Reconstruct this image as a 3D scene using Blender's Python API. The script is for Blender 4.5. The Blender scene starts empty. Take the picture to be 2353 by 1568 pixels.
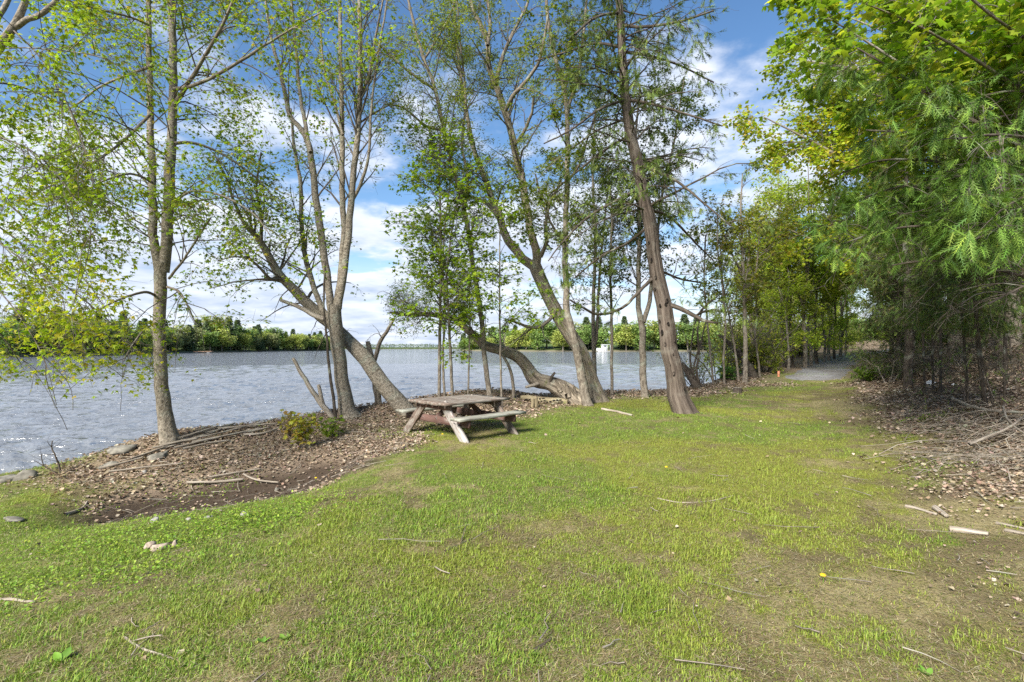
import bpy, math
import numpy as np
from mathutils import Vector

R = math.radians
scene = bpy.context.scene
COL = scene.collection

# ------------------------------------------------------------------ camera
F = 1176.5                 # focal length in pixels of a 2353 x 1568 frame
HOR = 799.0                # horizon row in that frame
CZ = 1.7                   # eye height
cam_d = bpy.data.cameras.new('camera')
cam = bpy.data.objects.new('camera', cam_d)
COL.objects.link(cam)
cam.location = (0, 0, CZ)
cam.rotation_euler = (R(90), 0, 0)
cam_d.sensor_width = 36.0
cam_d.lens = 18.0
cam_d.shift_y = (HOR - 784.0) / 2353.0
cam_d.clip_start = 0.05
cam_d.clip_end = 9000.0
scene.camera = cam

# ------------------------------------------------------------------ world
SUN_EL, SUN_AZ = 38.0, -146.0          # azimuth from +Y towards +X (sun at left, a little behind)
world = bpy.data.worlds.new('World')
scene.world = world
world.use_nodes = True
nt = world.node_tree
nt.nodes.clear()


def N(tree, typ, **kw):
    n = tree.nodes.new(typ)
    for k, v in kw.items():
        if k.startswith('i_'):
            key = k[2:]
            key = int(key) if key.isdigit() else key
            n.inputs[key].default_value = v
        else:
            setattr(n, k, v)
    return n


def L(tree, a, ao, b, bi):
    tree.links.new(a.outputs[ao], b.inputs[bi])


def math_node(tree, op, a, b=None, c=None, clamp=False):
    n = tree.nodes.new('ShaderNodeMath')
    n.operation = op
    n.use_clamp = clamp
    for i, v in enumerate((a, b, c)):
        if v is None:
            continue
        if isinstance(v, (int, float)):
            n.inputs[i].default_value = v
        else:
            tree.links.new(v, n.inputs[i])
    return n.outputs[0]


def build_world():
    out = N(nt, 'ShaderNodeOutputWorld')
    bg = N(nt, 'ShaderNodeBackground')
    bg.inputs['Strength'].default_value = 0.075
    L(nt, bg, 0, out, 0)
    sky = N(nt, 'ShaderNodeTexSky')
    sky.sky_type = 'NISHITA'
    sky.sun_disc = False
    sky.sun_elevation = R(SUN_EL)
    sky.sun_rotation = R(SUN_AZ)
    sky.altitude = 100
    sky.air_density = 1.0
    sky.dust_density = 0.6
    sky.ozone_density = 2.0
    tc = N(nt, 'ShaderNodeTexCoord')
    sep = N(nt, 'ShaderNodeSeparateXYZ')
    L(nt, tc, 'Generated', sep, 0)
    zc = math_node(nt, 'MAXIMUM', sep.outputs[2], 0.0)
    den = math_node(nt, 'ADD', zc, 0.16)
    px = math_node(nt, 'DIVIDE', sep.outputs[0], den)
    py = math_node(nt, 'DIVIDE', sep.outputs[1], den)
    cmb = N(nt, 'ShaderNodeCombineXYZ')
    nt.links.new(px, cmb.inputs[0])
    nt.links.new(py, cmb.inputs[1])
    cmb.inputs[2].default_value = 3.7

    def noise(scale, detail, rough, off=(0, 0, 0), dist=0.0):
        mp = N(nt, 'ShaderNodeMapping')
        mp.inputs['Location'].default_value = off
        L(nt, cmb, 0, mp, 'Vector')
        n = N(nt, 'ShaderNodeTexNoise')
        n.inputs['Scale'].default_value = scale
        n.inputs['Detail'].default_value = detail
        n.inputs['Roughness'].default_value = rough
        n.inputs['Distortion'].default_value = dist
        L(nt, mp, 0, n, 'Vector')
        return n.outputs[0]
    big = noise(0.42, 2, 0.5, (1.3, 0.4, 0))
    n1 = noise(2.1, 9, 0.55, (0.0, 0.0, 0), 0.0)
    n2 = noise(2.1, 9, 0.55, (0.06, -0.09, 0.05), 0.0)       # towards the sun: shading
    # cover: more clouds low down and to the left
    s = math_node(nt, 'MULTIPLY_ADD', big, 0.55, n1)
    lowc = math_node(nt, 'MULTIPLY_ADD', zc, -0.30, 0.10)
    s = math_node(nt, 'ADD', s, lowc)
    side = math_node(nt, 'MULTIPLY', sep.outputs[0], -0.13)
    s = math_node(nt, 'ADD', s, side)
    mr = N(nt, 'ShaderNodeMapRange')
    mr.interpolation_type = 'SMOOTHSTEP'
    nt.links.new(s, mr.inputs[0])
    mr.inputs[1].default_value = 0.69
    mr.inputs[2].default_value = 0.87
    hzn = N(nt, 'ShaderNodeMapRange')
    hzn.interpolation_type = 'SMOOTHSTEP'
    nt.links.new(zc, hzn.inputs[0])
    hzn.inputs[1].default_value = 0.0
    hzn.inputs[2].default_value = 0.20
    hzn.inputs[3].default_value = 0.97
    hzn.inputs[4].default_value = 0.0
    mask = math_node(nt, 'MULTIPLY', mr.outputs[0], 0.96)
    mask = math_node(nt, 'MAXIMUM', mask, hzn.outputs[0])
    # cloud brightness
    d = math_node(nt, 'SUBTRACT', n1, n2)
    sh = math_node(nt, 'MULTIPLY_ADD', d, 2.6, 0.60)
    thick = N(nt, 'ShaderNodeMapRange')
    nt.links.new(s, thick.inputs[0])
    thick.inputs[1].default_value = 0.86
    thick.inputs[2].default_value = 1.15
    thick.inputs[3].default_value = 0.0
    thick.inputs[4].default_value = 0.40
    sh = math_node(nt, 'SUBTRACT', sh, thick.outputs[0], clamp=True)
    ramp = N(nt, 'ShaderNodeMix')
    ramp.data_type = 'RGBA'
    nt.links.new(sh, ramp.inputs[0])
    ramp.inputs[6].default_value = (3.3, 4.1, 5.6, 1)
    ramp.inputs[7].default_value = (7.3, 7.6, 8.2, 1)
    mix = N(nt, 'ShaderNodeMix')
    mix.data_type = 'RGBA'
    nt.links.new(mask, mix.inputs[0])
    hs = N(nt, 'ShaderNodeHueSaturation')
    hs.inputs['Saturation'].default_value = 1.16
    hs.inputs['Value'].default_value = 1.25
    L(nt, sky, 0, hs, 'Color')
    L(nt, hs, 0, mix, 6)
    nt.links.new(ramp.outputs[2], mix.inputs[7])
    nt.links.new(mix.outputs[2], bg.inputs['Color'])


build_world()

# ------------------------------------------------------------------ sun
sd = bpy.data.lights.new('sun', 'SUN')
sd.energy = 5.0
sd.angle = R(22.0)
sd.color = (1.0, 0.965, 0.91)
sun = bpy.data.objects.new('sun', sd)
COL.objects.link(sun)
sdir = Vector((math.sin(R(SUN_AZ)) * math.cos(R(SUN_EL)), math.cos(R(SUN_AZ)) * math.cos(R(SUN_EL)), math.sin(R(SUN_EL))))
sun.rotation_euler = sdir.to_track_quat('Z', 'Y').to_euler()
sun.location = (-30, -20, 50)

vs = scene.view_settings
vs.view_transform = 'Standard'
vs.look = 'None'
vs.exposure = 1.08
vs.gamma = 1.0
vs.use_curve_mapping = False
cy = scene.cycles
cy.max_bounces = 6
cy.diffuse_bounces = 3
cy.glossy_bounces = 2
cy.transmission_bounces = 4
cy.transparent_max_bounces = 4
cy.caustics_reflective = False
cy.caustics_refractive = False
cy.sample_clamp_indirect = 4.0
cy.sample_clamp_direct = 6.0
cy.use_denoising = False

# ------------------------------------------------------------------ numpy helpers
_prm = np.random.RandomState(7).permutation(4096)


def _h(ix, iy):
    return _prm[(_prm[ix & 4095] + iy) & 4095] / 4095.0


def vnoise(x, y):
    ix = np.floor(x).astype(np.int64)
    iy = np.floor(y).astype(np.int64)
    fx, fy = x - ix, y - iy
    fx = fx * fx * (3 - 2 * fx)
    fy = fy * fy * (3 - 2 * fy)
    a = _h(ix, iy) * (1 - fx) + _h(ix + 1, iy) * fx
    b = _h(ix, iy + 1) * (1 - fx) + _h(ix + 1, iy + 1) * fx
    return a * (1 - fy) + b * fy


def fbm(x, y, oct=4, s=1.0):
    v, a, t = 0.0, 0.5, 0.0
    for i in range(oct):
        v = v + a * vnoise(x * s + 17.3 * i, y * s - 9.1 * i)
        t += a
        a *= 0.5
        s *= 2.03
    return v / t


def sstep(a, b, x):
    t = np.clip((x - a) / (b - a), 0, 1)
    return t * t * (3 - 2 * t)


def nrm(v):
    return v / np.maximum(np.linalg.norm(v, axis=-1, keepdims=True), 1e-9)


# ------------------------------------------------------------------ terrain functions
WZ = -0.75
SHORE = np.array([(-400, -60), (-60, 3.5), (-30, 7.0), (-14, 9.2), (-9.8, 9.6), (-8.4, 10.0), (-7.3, 10.7), (-6.2, 11.4), (-5.2, 12.1), (-3.2, 13.3), (-1.0, 15.0),
                  (1, 17.3), (4.2, 17.6), (6.2, 19.4), (8.2, 23.0), (11.5, 29), (17, 38), (28, 55), (45, 90), (80, 150), (400, 600)], float)
MOUND = np.array([(-6.5, 10.1), (-5.4, 10.9), (-4.0, 11.7), (-2.6, 12.4), (-0.8, 13.6)], float)


def poly_dist(x, y, P):
    best = np.full(np.shape(x), 1e18)
    for (ax, ay), (bx, by) in zip(P[:-1], P[1:]):
        dx, dy = bx - ax, by - ay
        t = np.clip(((x - ax) * dx + (y - ay) * dy) / (dx * dx + dy * dy), 0, 1)
        q = (x - ax - t * dx) ** 2 + (y - ay - t * dy) ** 2
        best = np.minimum(best, q)
    return np.sqrt(best)


def shore_s(x, y):
    d = poly_dist(x, y, SHORE)
    ys = np.interp(x, SHORE[:, 0], SHORE[:, 1])
    return np.where(y < ys, d, -d)


def xb(y):
    return np.where(y < 18, 4.3 + 0.55 * (y - 4.4), 11.78 + 0.80 * (y - 18))


def hill_d(x, y):
    return (x - xb(y)) * 0.86


def height(x, y):
    x = np.asarray(x, float)
    y = np.asarray(y, float)
    yc = np.clip(y, -15, 60)
    z = 0.02 * yc + 0.032 * np.log1p(np.exp(np.clip((yc - 18) / 1.5, -20, 40))) * 1.5
    l = np.clip((-1.0 - x) / 4.2, 0, 2.0)
    z = z - 0.46 * np.clip(l, 0, 1.0) ** 1.3 - 0.1 * np.clip(l - 1, 0, 1)
    # leaf mound along the bank and the hollow in front of it
    md = poly_dist(x, y, MOUND)
    z = z + 0.40 * np.exp(-(md / 1.2) ** 2)
    z = z - 0.34 * np.exp(-((x + 4.1) / 1.7) ** 4 - ((y - 7.1 - 0.12 * (x + 4.2)) / 1.1) ** 4)
    # wooded slope
    hd = hill_d(x, y)
    hp = np.log1p(np.exp(np.clip(hd / 0.6, -30, 60))) * 0.6
    z = z + 8.5 * (1 - np.exp(-0.36 * hp / 8.5))
    z = z + 0.05 * (fbm(x, y, 3, 0.8) - 0.5) + 0.02 * (fbm(x + 31, y, 2, 3.1) - 0.5)
    z = z + 0.35 * sstep(0.5, 3, hd) * (fbm(x, y + 50, 3, 0.5) - 0.5)
    s = shore_s(x, y)
    k = 0.17 + 0.75 * sstep(-9.0, -6.6, x)
    bank = WZ - 0.03 + np.where(s > 0, k * s, 0.35 * s) + 0.05 * (fbm(x, y + 9, 2, 2.0) - 0.5)
    bank = np.maximum(bank, -3.5)
    e = 0.12
    hmin = np.clip(0.5 + 0.5 * (bank - z) / e, 0, 1)
    z = bank * (1 - hmin) + z * hmin - e * hmin * (1 - hmin)
    return z


def hz(x, y):
    return float(height(np.array([x]), np.array([y]))[0])


_T = np.concatenate([np.arange(1.4, 25, 0.02), np.arange(25, 90, 0.1)])


def G(px, py):
    """point of the ground seen at a pixel of the 2353-wide frame"""
    dx, dz = (px - 1176.5) / F, -(py - HOR) / F
    d = CZ + dz * _T - height(dx * _T, _T)
    i = int(np.argmax(d < 0))
    if d[i] >= 0:
        i = len(_T) - 1
    t = _T[i]
    return np.array([dx * t, t, hz(dx * t, t)])


def W(px, py, Y):
    return np.array([(px - 1176.5) / F * Y, Y, CZ - (py - HOR) / F * Y])


PATH = np.array([(11.0, 19.2), (12.6, 21.0), (15.0, 24.5), (18.4, 29), (22.3, 33.5), (27.5, 37.0), (36, 40)], float)


def path_d(x, y):
    return poly_dist(x, y, PATH)


def masks(x, y):
    s = shore_s(x, y)
    hd = hill_d(x, y)
    n = fbm(x, y, 4, 0.9) - 0.5
    n2 = fbm(x + 77, y + 13, 4, 2.2) - 0.5
    md = poly_dist(x, y, MOUND)
    lit = sstep(3.0, 1.7, md + 1.8 * n + 1.5 * n2) * sstep(-8.8, -6.9, x + 1.5 * n)
    # litter hollow in front of the mound
    bowl = ((x + 3.7) / 2.4) ** 2 + ((y - 8.3 - 0.1 * (x + 4)) / 1.9) ** 2
    lit = np.maximum(lit, sstep(1.35, 0.6, bowl + 0.9 * n + 1.0 * n2))
    # strip along the bank behind the table and towards the path
    st = sstep(4.2, 2.2, s + 2.6 * n) * sstep(-2.0, 0.5, x)
    lit = np.maximum(lit, st * 0.95)
    lit = np.maximum(lit, sstep(-0.8, 0.9, hd + 1.6 * n + 1.2 * n2))
    lit = np.maximum(lit, sstep(21.0, 23.5, y + 2 * n))
    soil = np.exp(-((x + 4.0) / 2.0) ** 2 - ((y - 7.25 - 0.15 * (x + 4.2)) / 0.95) ** 2)
    soil = sstep(0.25, 0.55, soil + 0.5 * n2)
    pth = sstep(1.75, 1.35, path_d(x, y) + 0.6 * n2) * sstep(18.6, 19.3, y)
    return np.clip(lit, 0, 1), np.clip(soil, 0, 1), pth, s, hd, n, n2


def lawn_green(x, y, hd):
    """0 = brown thatch, 1 = lush grass"""
    b = 0.72 + 0.50 * (fbm(x + 90, y + 3, 3, 0.45) - 0.5)
    b = b - 0.06 * sstep(4.6, 2.4, y) - 0.20 * sstep(-2.4, -0.2, hd) - 0.20 * np.exp(-((x - 7.6) / 2.6) ** 2 - ((y - 13.0) / 2.2) ** 2)
    b = b + 0.10 * np.exp(-((x - 1.5) / 3.0) ** 2 - ((y - 8.0) / 2.0) ** 2) + 0.14 * np.exp(-((x + 3.6) / 2.2) ** 2 - ((y - 5.3) / 0.6) ** 2)
    g = b + 0.65 * (fbm(x, y, 3, 2.1) - 0.5) + 0.75 * (fbm(x + 50, y + 9, 3, 6.5) - 0.5)
    return sstep(0.30, 0.76, g)


# ------------------------------------------------------------------ mesh building
def make_mesh(name, V, Fc, mat=None, col=None, bk=None, smooth=False):
    me = bpy.data.meshes.new(name)
    V = np.ascontiguousarray(V, dtype=np.float32).reshape(-1, 3)
    if isinstance(Fc, np.ndarray):
        Fc = [Fc]
    Fc = [np.asarray(f, dtype=np.int32) for f in Fc if len(f)]
    tot = np.concatenate([np.full(len(f), f.shape[1], np.int32) for f in Fc])
    idx = np.concatenate([f.ravel() for f in Fc]).astype(np.int32)
    me.vertices.add(len(V))
    me.vertices.foreach_set('co', V.ravel())
    me.loops.add(len(idx))
    me.loops.foreach_set('vertex_index', idx)
    me.polygons.add(len(tot))
    starts = np.zeros(len(tot), np.int32)
    starts[1:] = np.cumsum(tot)[:-1]
    me.polygons.foreach_set('loop_start', starts)
    if smooth:
        me.polygons.foreach_set('use_smooth', np.ones(len(tot), bool))
    if col is not None:
        a = me.attributes.new('Col', 'FLOAT_COLOR', 'POINT')
        c = np.ones((len(V), 4), np.float32)
        c[:, :3] = col
        a.data.foreach_set('color', c.ravel())
    if bk is not None:
        a = me.attributes.new('bk', 'FLOAT_VECTOR', 'POINT')
        a.data.foreach_set('vector', np.ascontiguousarray(bk, dtype=np.float32).ravel())
    if mat:
        me.materials.append(mat)
    me.update(calc_edges=True)
    me.validate()
    return me


def link(name, me, parent=None, kind=None):
    o = bpy.data.objects.new(name, me)
    COL.objects.link(o)
    if parent is not None:
        o.parent = parent
    if kind:
        o['kind'] = kind
    return o


def tag(o, label, cat, group=None, kind=None):
    o['label'] = label
    o['category'] = cat
    if group:
        o['group'] = group
    if kind:
        o['kind'] = kind
    return o


def thing(name, label, cat, loc=(0, 0, 0), rz=0.0, group=None):
    o = bpy.data.objects.new(name, None)
    COL.objects.link(o)
    o.empty_display_size = 0.2
    o.location = [float(v) for v in loc]
    o.rotation_euler = (0, 0, rz)
    return tag(o, label, cat, group)


def copy_thing(root, loc, rz, sc, label=None, group=None):
    r = root.copy()
    COL.objects.link(r)
    r.location = [float(v) for v in loc]
    r.rotation_euler = (0, 0, rz)
    r.scale = sc if hasattr(sc, '__len__') else (sc, sc, sc)
    if label:
        r['label'] = label
    if group:
        r['group'] = group
    for ch in root.children:
        c = ch.copy()
        COL.objects.link(c)
        c.parent = r
        for g in ch.children:
            d = g.copy()
            COL.objects.link(d)
            d.parent = c
    return r


def resample(P, Rr, n):
    """Catmull-Rom through the points"""
    P = np.asarray(P, float)
    Rr = np.asarray(Rr, float)
    m = len(P)
    t = np.linspace(0, m - 1 - 1e-6, n)
    i = t.astype(int)
    f = (t - i)[:, None]
    p0 = P[np.maximum(i - 1, 0)]
    p1 = P[i]
    p2 = P[np.minimum(i + 1, m - 1)]
    p3 = P[np.minimum(i + 2, m - 1)]
    q = 0.5 * (2 * p1 + (p2 - p0) * f + (2 * p0 - 5 * p1 + 4 * p2 - p3) * f ** 2 + (3 * p1 - p0 - 3 * p2 + p3) * f ** 3)
    r = Rr[i] * (1 - f[:, 0]) + Rr[np.minimum(i + 1, m - 1)] * f[:, 0]
    return q, r


def tubes(P, Rr, sides, rough=0.0, seed=0):
    """batch of tubes: P [n,k,3], Rr [n,k] -> verts, quads, bark coordinates"""
    n, k, _ = P.shape
    T = np.gradient(P, axis=1)
    T = nrm(T)
    mt = nrm(P[:, -1] - P[:, 0] + 1e-6)
    ref = np.where(np.abs(mt[:, 0:1]) < 0.75, np.array([[1.0, 0, 0]]), np.array([[0, 1.0, 0]]))
    A = nrm(np.cross(T, ref[:, None, :]))
    B = np.cross(T, A)
    th = np.arange(sides) / sides * 2 * np.pi
    rr = np.repeat(Rr[:, :, None], sides, 2)
    if rough:
        rg = np.random.RandomState(seed)
        seg = np.linalg.norm(np.diff(P, axis=1), axis=2)
        ln = np.concatenate([np.zeros((n, 1)), np.cumsum(seg, 1)], 1)
        ph = rg.rand(6) * 6.28
        lob = 0.5 * np.sin(3 * th + ph[0])[None, None, :] + 0.35 * np.sin(2 * th + ph[1])[None, None, :] * np.cos(ln * 1.7 + ph[2])[:, :, None] \
            + 0.5 * np.sin(5 * th + ph[3])[None, None, :] * np.sin(ln * 2.9 + ph[4])[:, :, None]
        if sides >= 18:
            lob = lob + 0.55 * np.sin(9 * th[None, None, :] + 1.3 * np.sin(ln * 2.1 + ph[5])[:, :, None]) * (0.6 + 0.4 * np.sin(ln * 3.3 + 2 * th[None, None, :].mean())[:, :, None])
        rr = rr * (1 + rough * lob)
    V = P[:, :, None, :] + rr[..., None] * (np.cos(th)[None, None, :, None] * A[:, :, None, :] + np.sin(th)[None, None, :, None] * B[:, :, None, :])
    seg = np.linalg.norm(np.diff(P, axis=1), axis=2)
    ln = np.concatenate([np.zeros((n, 1)), np.cumsum(seg, 1)], 1)
    bk = np.empty((n, k, sides, 3))
    r0 = np.maximum(Rr.mean(1), 0.01)[:, None, None]
    off = (np.arange(n) * 3.17)[:, None, None]
    bk[..., 0] = np.cos(th) * r0 + off
    bk[..., 1] = np.sin(th) * r0
    bk[..., 2] = ln[:, :, None]
    base = (np.arange(n) * k * sides)[:, None, None] + (np.arange(k - 1) * sides)[None, :, None]
    j = np.arange(sides)[None, None, :]
    j2 = (np.arange(sides) + 1) % sides
    j2 = j2[None, None, :]
    Q = np.stack([base + j, base + j2, base + sides + j2, base + sides + j], -1).reshape(-1, 4)
    return V.reshape(-1, 3), Q, bk.reshape(-1, 3)


def merge(parts):
    Vs, Fs, Bs, o = [], [], [], 0
    for V, Fc, B in parts:
        Vs.append(V)
        Fs.append(Fc + o)
        Bs.append(B)
        o += len(V)
    return np.concatenate(Vs), np.concatenate(Fs), np.concatenate(Bs)


def grow(rg, P, Rr, n, t0, t1, ln, ang, K, up=0.0, droop=0.0, wig=0.15, rfac=0.5, rmin=0.002, bias=None, taper=0.25, flat=0.0):
    """children branches of the polylines P [m,k,3]"""
    m, k, _ = P.shape
    plen = np.linalg.norm(np.diff(P, axis=1), axis=2).sum(1)
    par = rg.choice(m, n, p=plen / plen.sum())
    t = t0 + (t1 - t0) * rg.rand(n)
    ft = t * (k - 1)
    i = np.minimum(ft.astype(int), k - 2)
    f = (ft - i)[:, None]
    o = P[par, i] * (1 - f) + P[par, i + 1] * f
    tan = nrm(P[par, i + 1] - P[par, i])
    r = Rr[par, i] * (1 - f[:, 0]) + Rr[par, i + 1] * f[:, 0]
    q = nrm(np.cross(tan, rg.normal(size=(n, 3))))
    if flat:
        q[:, 2] *= (1 - flat)
        q = nrm(q)
    a = np.radians(ang[0] + (ang[1] - ang[0]) * rg.rand(n))[:, None]
    d = np.cos(a) * tan + np.sin(a) * q
    if bias is not None:
        d = d + np.asarray(bias)[None, :]
    d[:, 2] += up
    d = nrm(d)
    le = ln[0] + (ln[1] - ln[0]) * rg.rand(n) ** 1.3
    le = le * (1 - 0.45 * t)
    out = np.empty((n, K, 3))
    out[:, 0] = o
    cur = d.copy()
    drift = rg.normal(size=(n, 3)) * wig * 0.5
    for j in range(1, K):
        cur = cur + rg.normal(size=(n, 3)) * wig + drift * 0.5
        cur[:, 2] -= droop * j / K
        cur = nrm(cur)
        out[:, j] = out[:, j - 1] + cur * (le / (K - 1))[:, None]
    r0 = np.clip(r * rfac * (0.7 + 0.5 * rg.rand(n)), rmin, None)
    r0 = np.minimum(r0, np.maximum(le * 0.02, rmin))
    rad = r0[:, None] * np.linspace(1, taper, K)[None, :]
    rad = np.maximum(rad, rmin * 0.6)
    return out, rad


def frames(rg, fwd, tilt=0.6, upv=(0, 0, 1)):
    """orthonormal frames: y = forward, z roughly up"""
    n = len(fwd)
    up = nrm(np.asarray(upv)[None, :] + rg.normal(size=(n, 3)) * tilt)
    y = nrm(fwd)
    x = nrm(np.cross(y, up))
    z = np.cross(x, y)
    return np.stack([x, y, z], 2)          # columns


def scatter(tpl, pos, M, sc, col):
    tv, tf = tpl
    n, v = len(pos), len(tv)
    sc = np.asarray(sc)
    if sc.ndim == 1:
        sc = sc[:, None].repeat(3, 1)
    V = np.einsum('nij,nvj->nvi', M, tv[None] * sc[:, None, :]) + pos[:, None, :]
    Fc = (tf[None] + (np.arange(n) * v)[:, None, None]).reshape(-1, tf.shape[1])
    C = np.repeat(col, v, axis=0)
    return V.reshape(-1, 3), Fc, C


def palette(rg, n, cols, w=None, jit=0.18):
    cols = np.asarray(cols, float)
    w = np.ones(len(cols)) if w is None else np.asarray(w, float)
    c = cols[rg.choice(len(cols), n, p=w / w.sum())]
    return np.clip(c * (1 + jit * rg.normal(size=(n, 1))) * (1 + 0.05 * rg.normal(size=(n, 3))), 0.005, 1)


A = np.array
KITE = (A([(0, 0, 0), (0.34, 0.45, 0.07), (0, 1, -0.06), (-0.34, 0.45, 0.07)], float), A([(0, 1, 2), (0, 2, 3)]))
NARROW = (A([(0, 0, 0), (0.13, 0.45, 0.03), (0, 1, -0.10), (-0.13, 0.45, 0.03)], float), A([(0, 1, 2), (0, 2, 3)]))
TRI3 = (A([(0, 0, 0), (0.22, 0.42, 0.02), (0, 1.0, -0.16), (-0.22, 0.42, 0.02), (0.62, 0.62, -0.10), (-0.62, 0.62, -0.10), (0.12, 0.55, 0), (-0.12, 0.55, 0)], float),
        A([(0, 1, 2), (0, 2, 3), (0, 4, 6), (0, 7, 5)]))
MAPLE = (A([(0, 0.36, 0.05), (0, 0, 0), (0.46, 0.10, -0.05), (0.34, 0.32, 0.02), (0.66, 0.66, -0.10), (0.24, 0.60, 0.0), (0, 1.06, -0.16), (-0.24, 0.60, 0.0),
            (-0.66, 0.66, -0.10), (-0.34, 0.32, 0.02), (-0.46, 0.10, -0.05)], float),
         A([(0, i, i + 1 if i < 10 else 1) for i in range(1, 11)]))


def frond_tpl(n=7, w=0.36, thick=0.075):
    """a flat conifer spray: rib with forward-pointing leaflets"""
    V, Fc = [], []

    def tri(a, b, wd):
        a, b = A(a, float), A(b, float)
        d = b - a
        s = A([-d[1], d[0], 0])
        s = s / np.linalg.norm(s) * wd
        i = len(V)
        V.extend([a - s, a + s, b])
        Fc.append((i, i + 1, i + 2))
    tri((0, 0, 0), (0, 1.0, -0.14), 0.035)
    for j in range(n):
        y = 0.10 + 0.80 * j / n
        l = w * (1 - 0.62 * j / n) * (0.75 + 0.5 * ((j * 37 % 11) / 11))
        for sx in (-1, 1):
            yy = y + 0.05 * (sx > 0)
            z = -0.14 * yy * yy
            tri((0, yy, z), (sx * l, yy + l * 0.95, z - 0.10 * l), thick * (1 - 0.4 * j / n))
    return A(V), A(Fc)


FROND = frond_tpl(5, 0.21, 0.023)
FROND_S = frond_tpl(3, 0.27, 0.040)
TUFT = (A([(-0.05, 0, 0), (0.05, 0, 0), (0, 1, 0.05), (0, 0.1, 0), (0.10, 0.05, 0.02), (0.55, 0.75, 0.1), (0, 0.1, 0), (-0.10, 0.05, 0.02), (-0.55, 0.75, -0.05),
           (0, 0.3, 0), (0.04, 0.25, 0.06), (0.1, 0.8, 0.5)], float), A([(0, 1, 2), (3, 4, 5), (6, 7, 8), (9, 10, 11)]))


# ------------------------------------------------------------------ materials
def new_mat(name):
    m = bpy.data.materials.new(name)
    m.use_nodes = True
    t = m.node_tree
    t.nodes.clear()
    o = N(t, 'ShaderNodeOutputMaterial')
    return m, t, o


def mat_leaf(name, trans=0.5, rough=0.55, boost=(1.15, 1.2, 0.6)):
    m, t, o = new_mat(name)
    at = N(t, 'ShaderNodeAttribute', attribute_name='Col')
    pr = N(t, 'ShaderNodeBsdfPrincipled')
    pr.inputs['Roughness'].default_value = rough
    pr.inputs['Specular IOR Level'].default_value = 0.3
    L(t, at, 'Color', pr, 'Base Color')
    tr = N(t, 'ShaderNodeBsdfTranslucent')
    mc = N(t, 'ShaderNodeMix', data_type='RGBA', blend_type='MULTIPLY')
    mc.inputs[0].default_value = 1.0
    L(t, at, 'Color', mc, 6)
    mc.inputs[7].default_value = (*boost, 1)
    t.links.new(mc.outputs[2], tr.inputs['Color'])
    mx = N(t, 'ShaderNodeMixShader')
    mx.inputs[0].default_value = trans
    L(t, pr, 0, mx, 1)
    L(t, tr, 0, mx, 2)
    L(t, mx, 0, o, 0)
    return m


def ramp_node(t, fac, stops):
    r = N(t, 'ShaderNodeValToRGB')
    e = r.color_ramp.elements
    while len(e) < len(stops):
        e.new(0.5)
    for el, (p, c) in zip(e, stops):
        el.position = p
        el.color = (*c, 1)
    t.links.new(fac, r.inputs[0])
    return r.outputs[0]


def mat_bark(name, dark, mid, light, scale=28.0, stretch=0.13, bump=0.6, moss=0.0, dist=0.03, lichen=(0.33, 0.35, 0.27)):
    m, t, o = new_mat(name)
    at = N(t, 'ShaderNodeAttribute', attribute_name='bk')
    mp = N(t, 'ShaderNodeMapping')
    mp.inputs['Scale'].default_value = (1, 1, stretch)
    L(t, at, 'Vector', mp, 'Vector')
    n1 = N(t, 'ShaderNodeTexNoise')
    n1.inputs['Scale'].default_value = scale
    n1.inputs['Detail'].default_value = 6
    n1.inputs['Roughness'].default_value = 0.65
    L(t, mp, 0, n1, 'Vector')
    n2 = N(t, 'ShaderNodeTexNoise')
    n2.inputs['Scale'].default_value = 3.5
    n2.inputs['Detail'].default_value = 4
    L(t, at, 'Vector', n2, 'Vector')
    c = ramp_node(t, n1.outputs[0], [(0.30, dark), (0.52, mid), (0.72, light)])
    li = math_node(t, 'MULTIPLY', ramp_bw(t, n2.outputs[0], 0.52, 0.68), 0.55)
    mx = N(t, 'ShaderNodeMix', data_type='RGBA')
    t.links.new(li, mx.inputs[0])
    t.links.new(c, mx.inputs[6])
    mx.inputs[7].default_value = (*lichen, 1)
    outc = mx.outputs[2]
    if moss:
        n3 = N(t, 'ShaderNodeTexNoise')
        n3.inputs['Scale'].default_value = 5.0
        n3.inputs['Detail'].default_value = 5
        L(t, at, 'Vector', n3, 'Vector')
        f = math_node(t, 'MULTIPLY', ramp_bw(t, n3.outputs[0], 0.56, 0.66), moss)
        m2 = N(t, 'ShaderNodeMix', data_type='RGBA')
        t.links.new(f, m2.inputs[0])
        t.links.new(outc, m2.inputs[6])
        m2.inputs[7].default_value = (0.14, 0.17, 0.035, 1)
        outc = m2.outputs[2]
    pr = N(t, 'ShaderNodeBsdfPrincipled')
    pr.inputs['Roughness'].default_value = 0.9
    pr.inputs['Specular IOR Level'].default_value = 0.15
    t.links.new(outc, pr.inputs['Base Color'])
    b = N(t, 'ShaderNodeBump')
    b.inputs['Strength'].default_value = bump
    b.inputs['Distance'].default_value = dist
    t.links.new(n1.outputs[0], b.inputs['Height'])
    L(t, b, 0, pr, 'Normal')
    L(t, pr, 0, o, 0)
    return m


def ramp_bw(t, fac, a, b):
    mr = N(t, 'ShaderNodeMapRange')
    mr.interpolation_type = 'SMOOTHSTEP'
    t.links.new(fac, mr.inputs[0])
    mr.inputs[1].default_value = a
    mr.inputs[2].default_value = b
    return mr.outputs[0]


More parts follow.
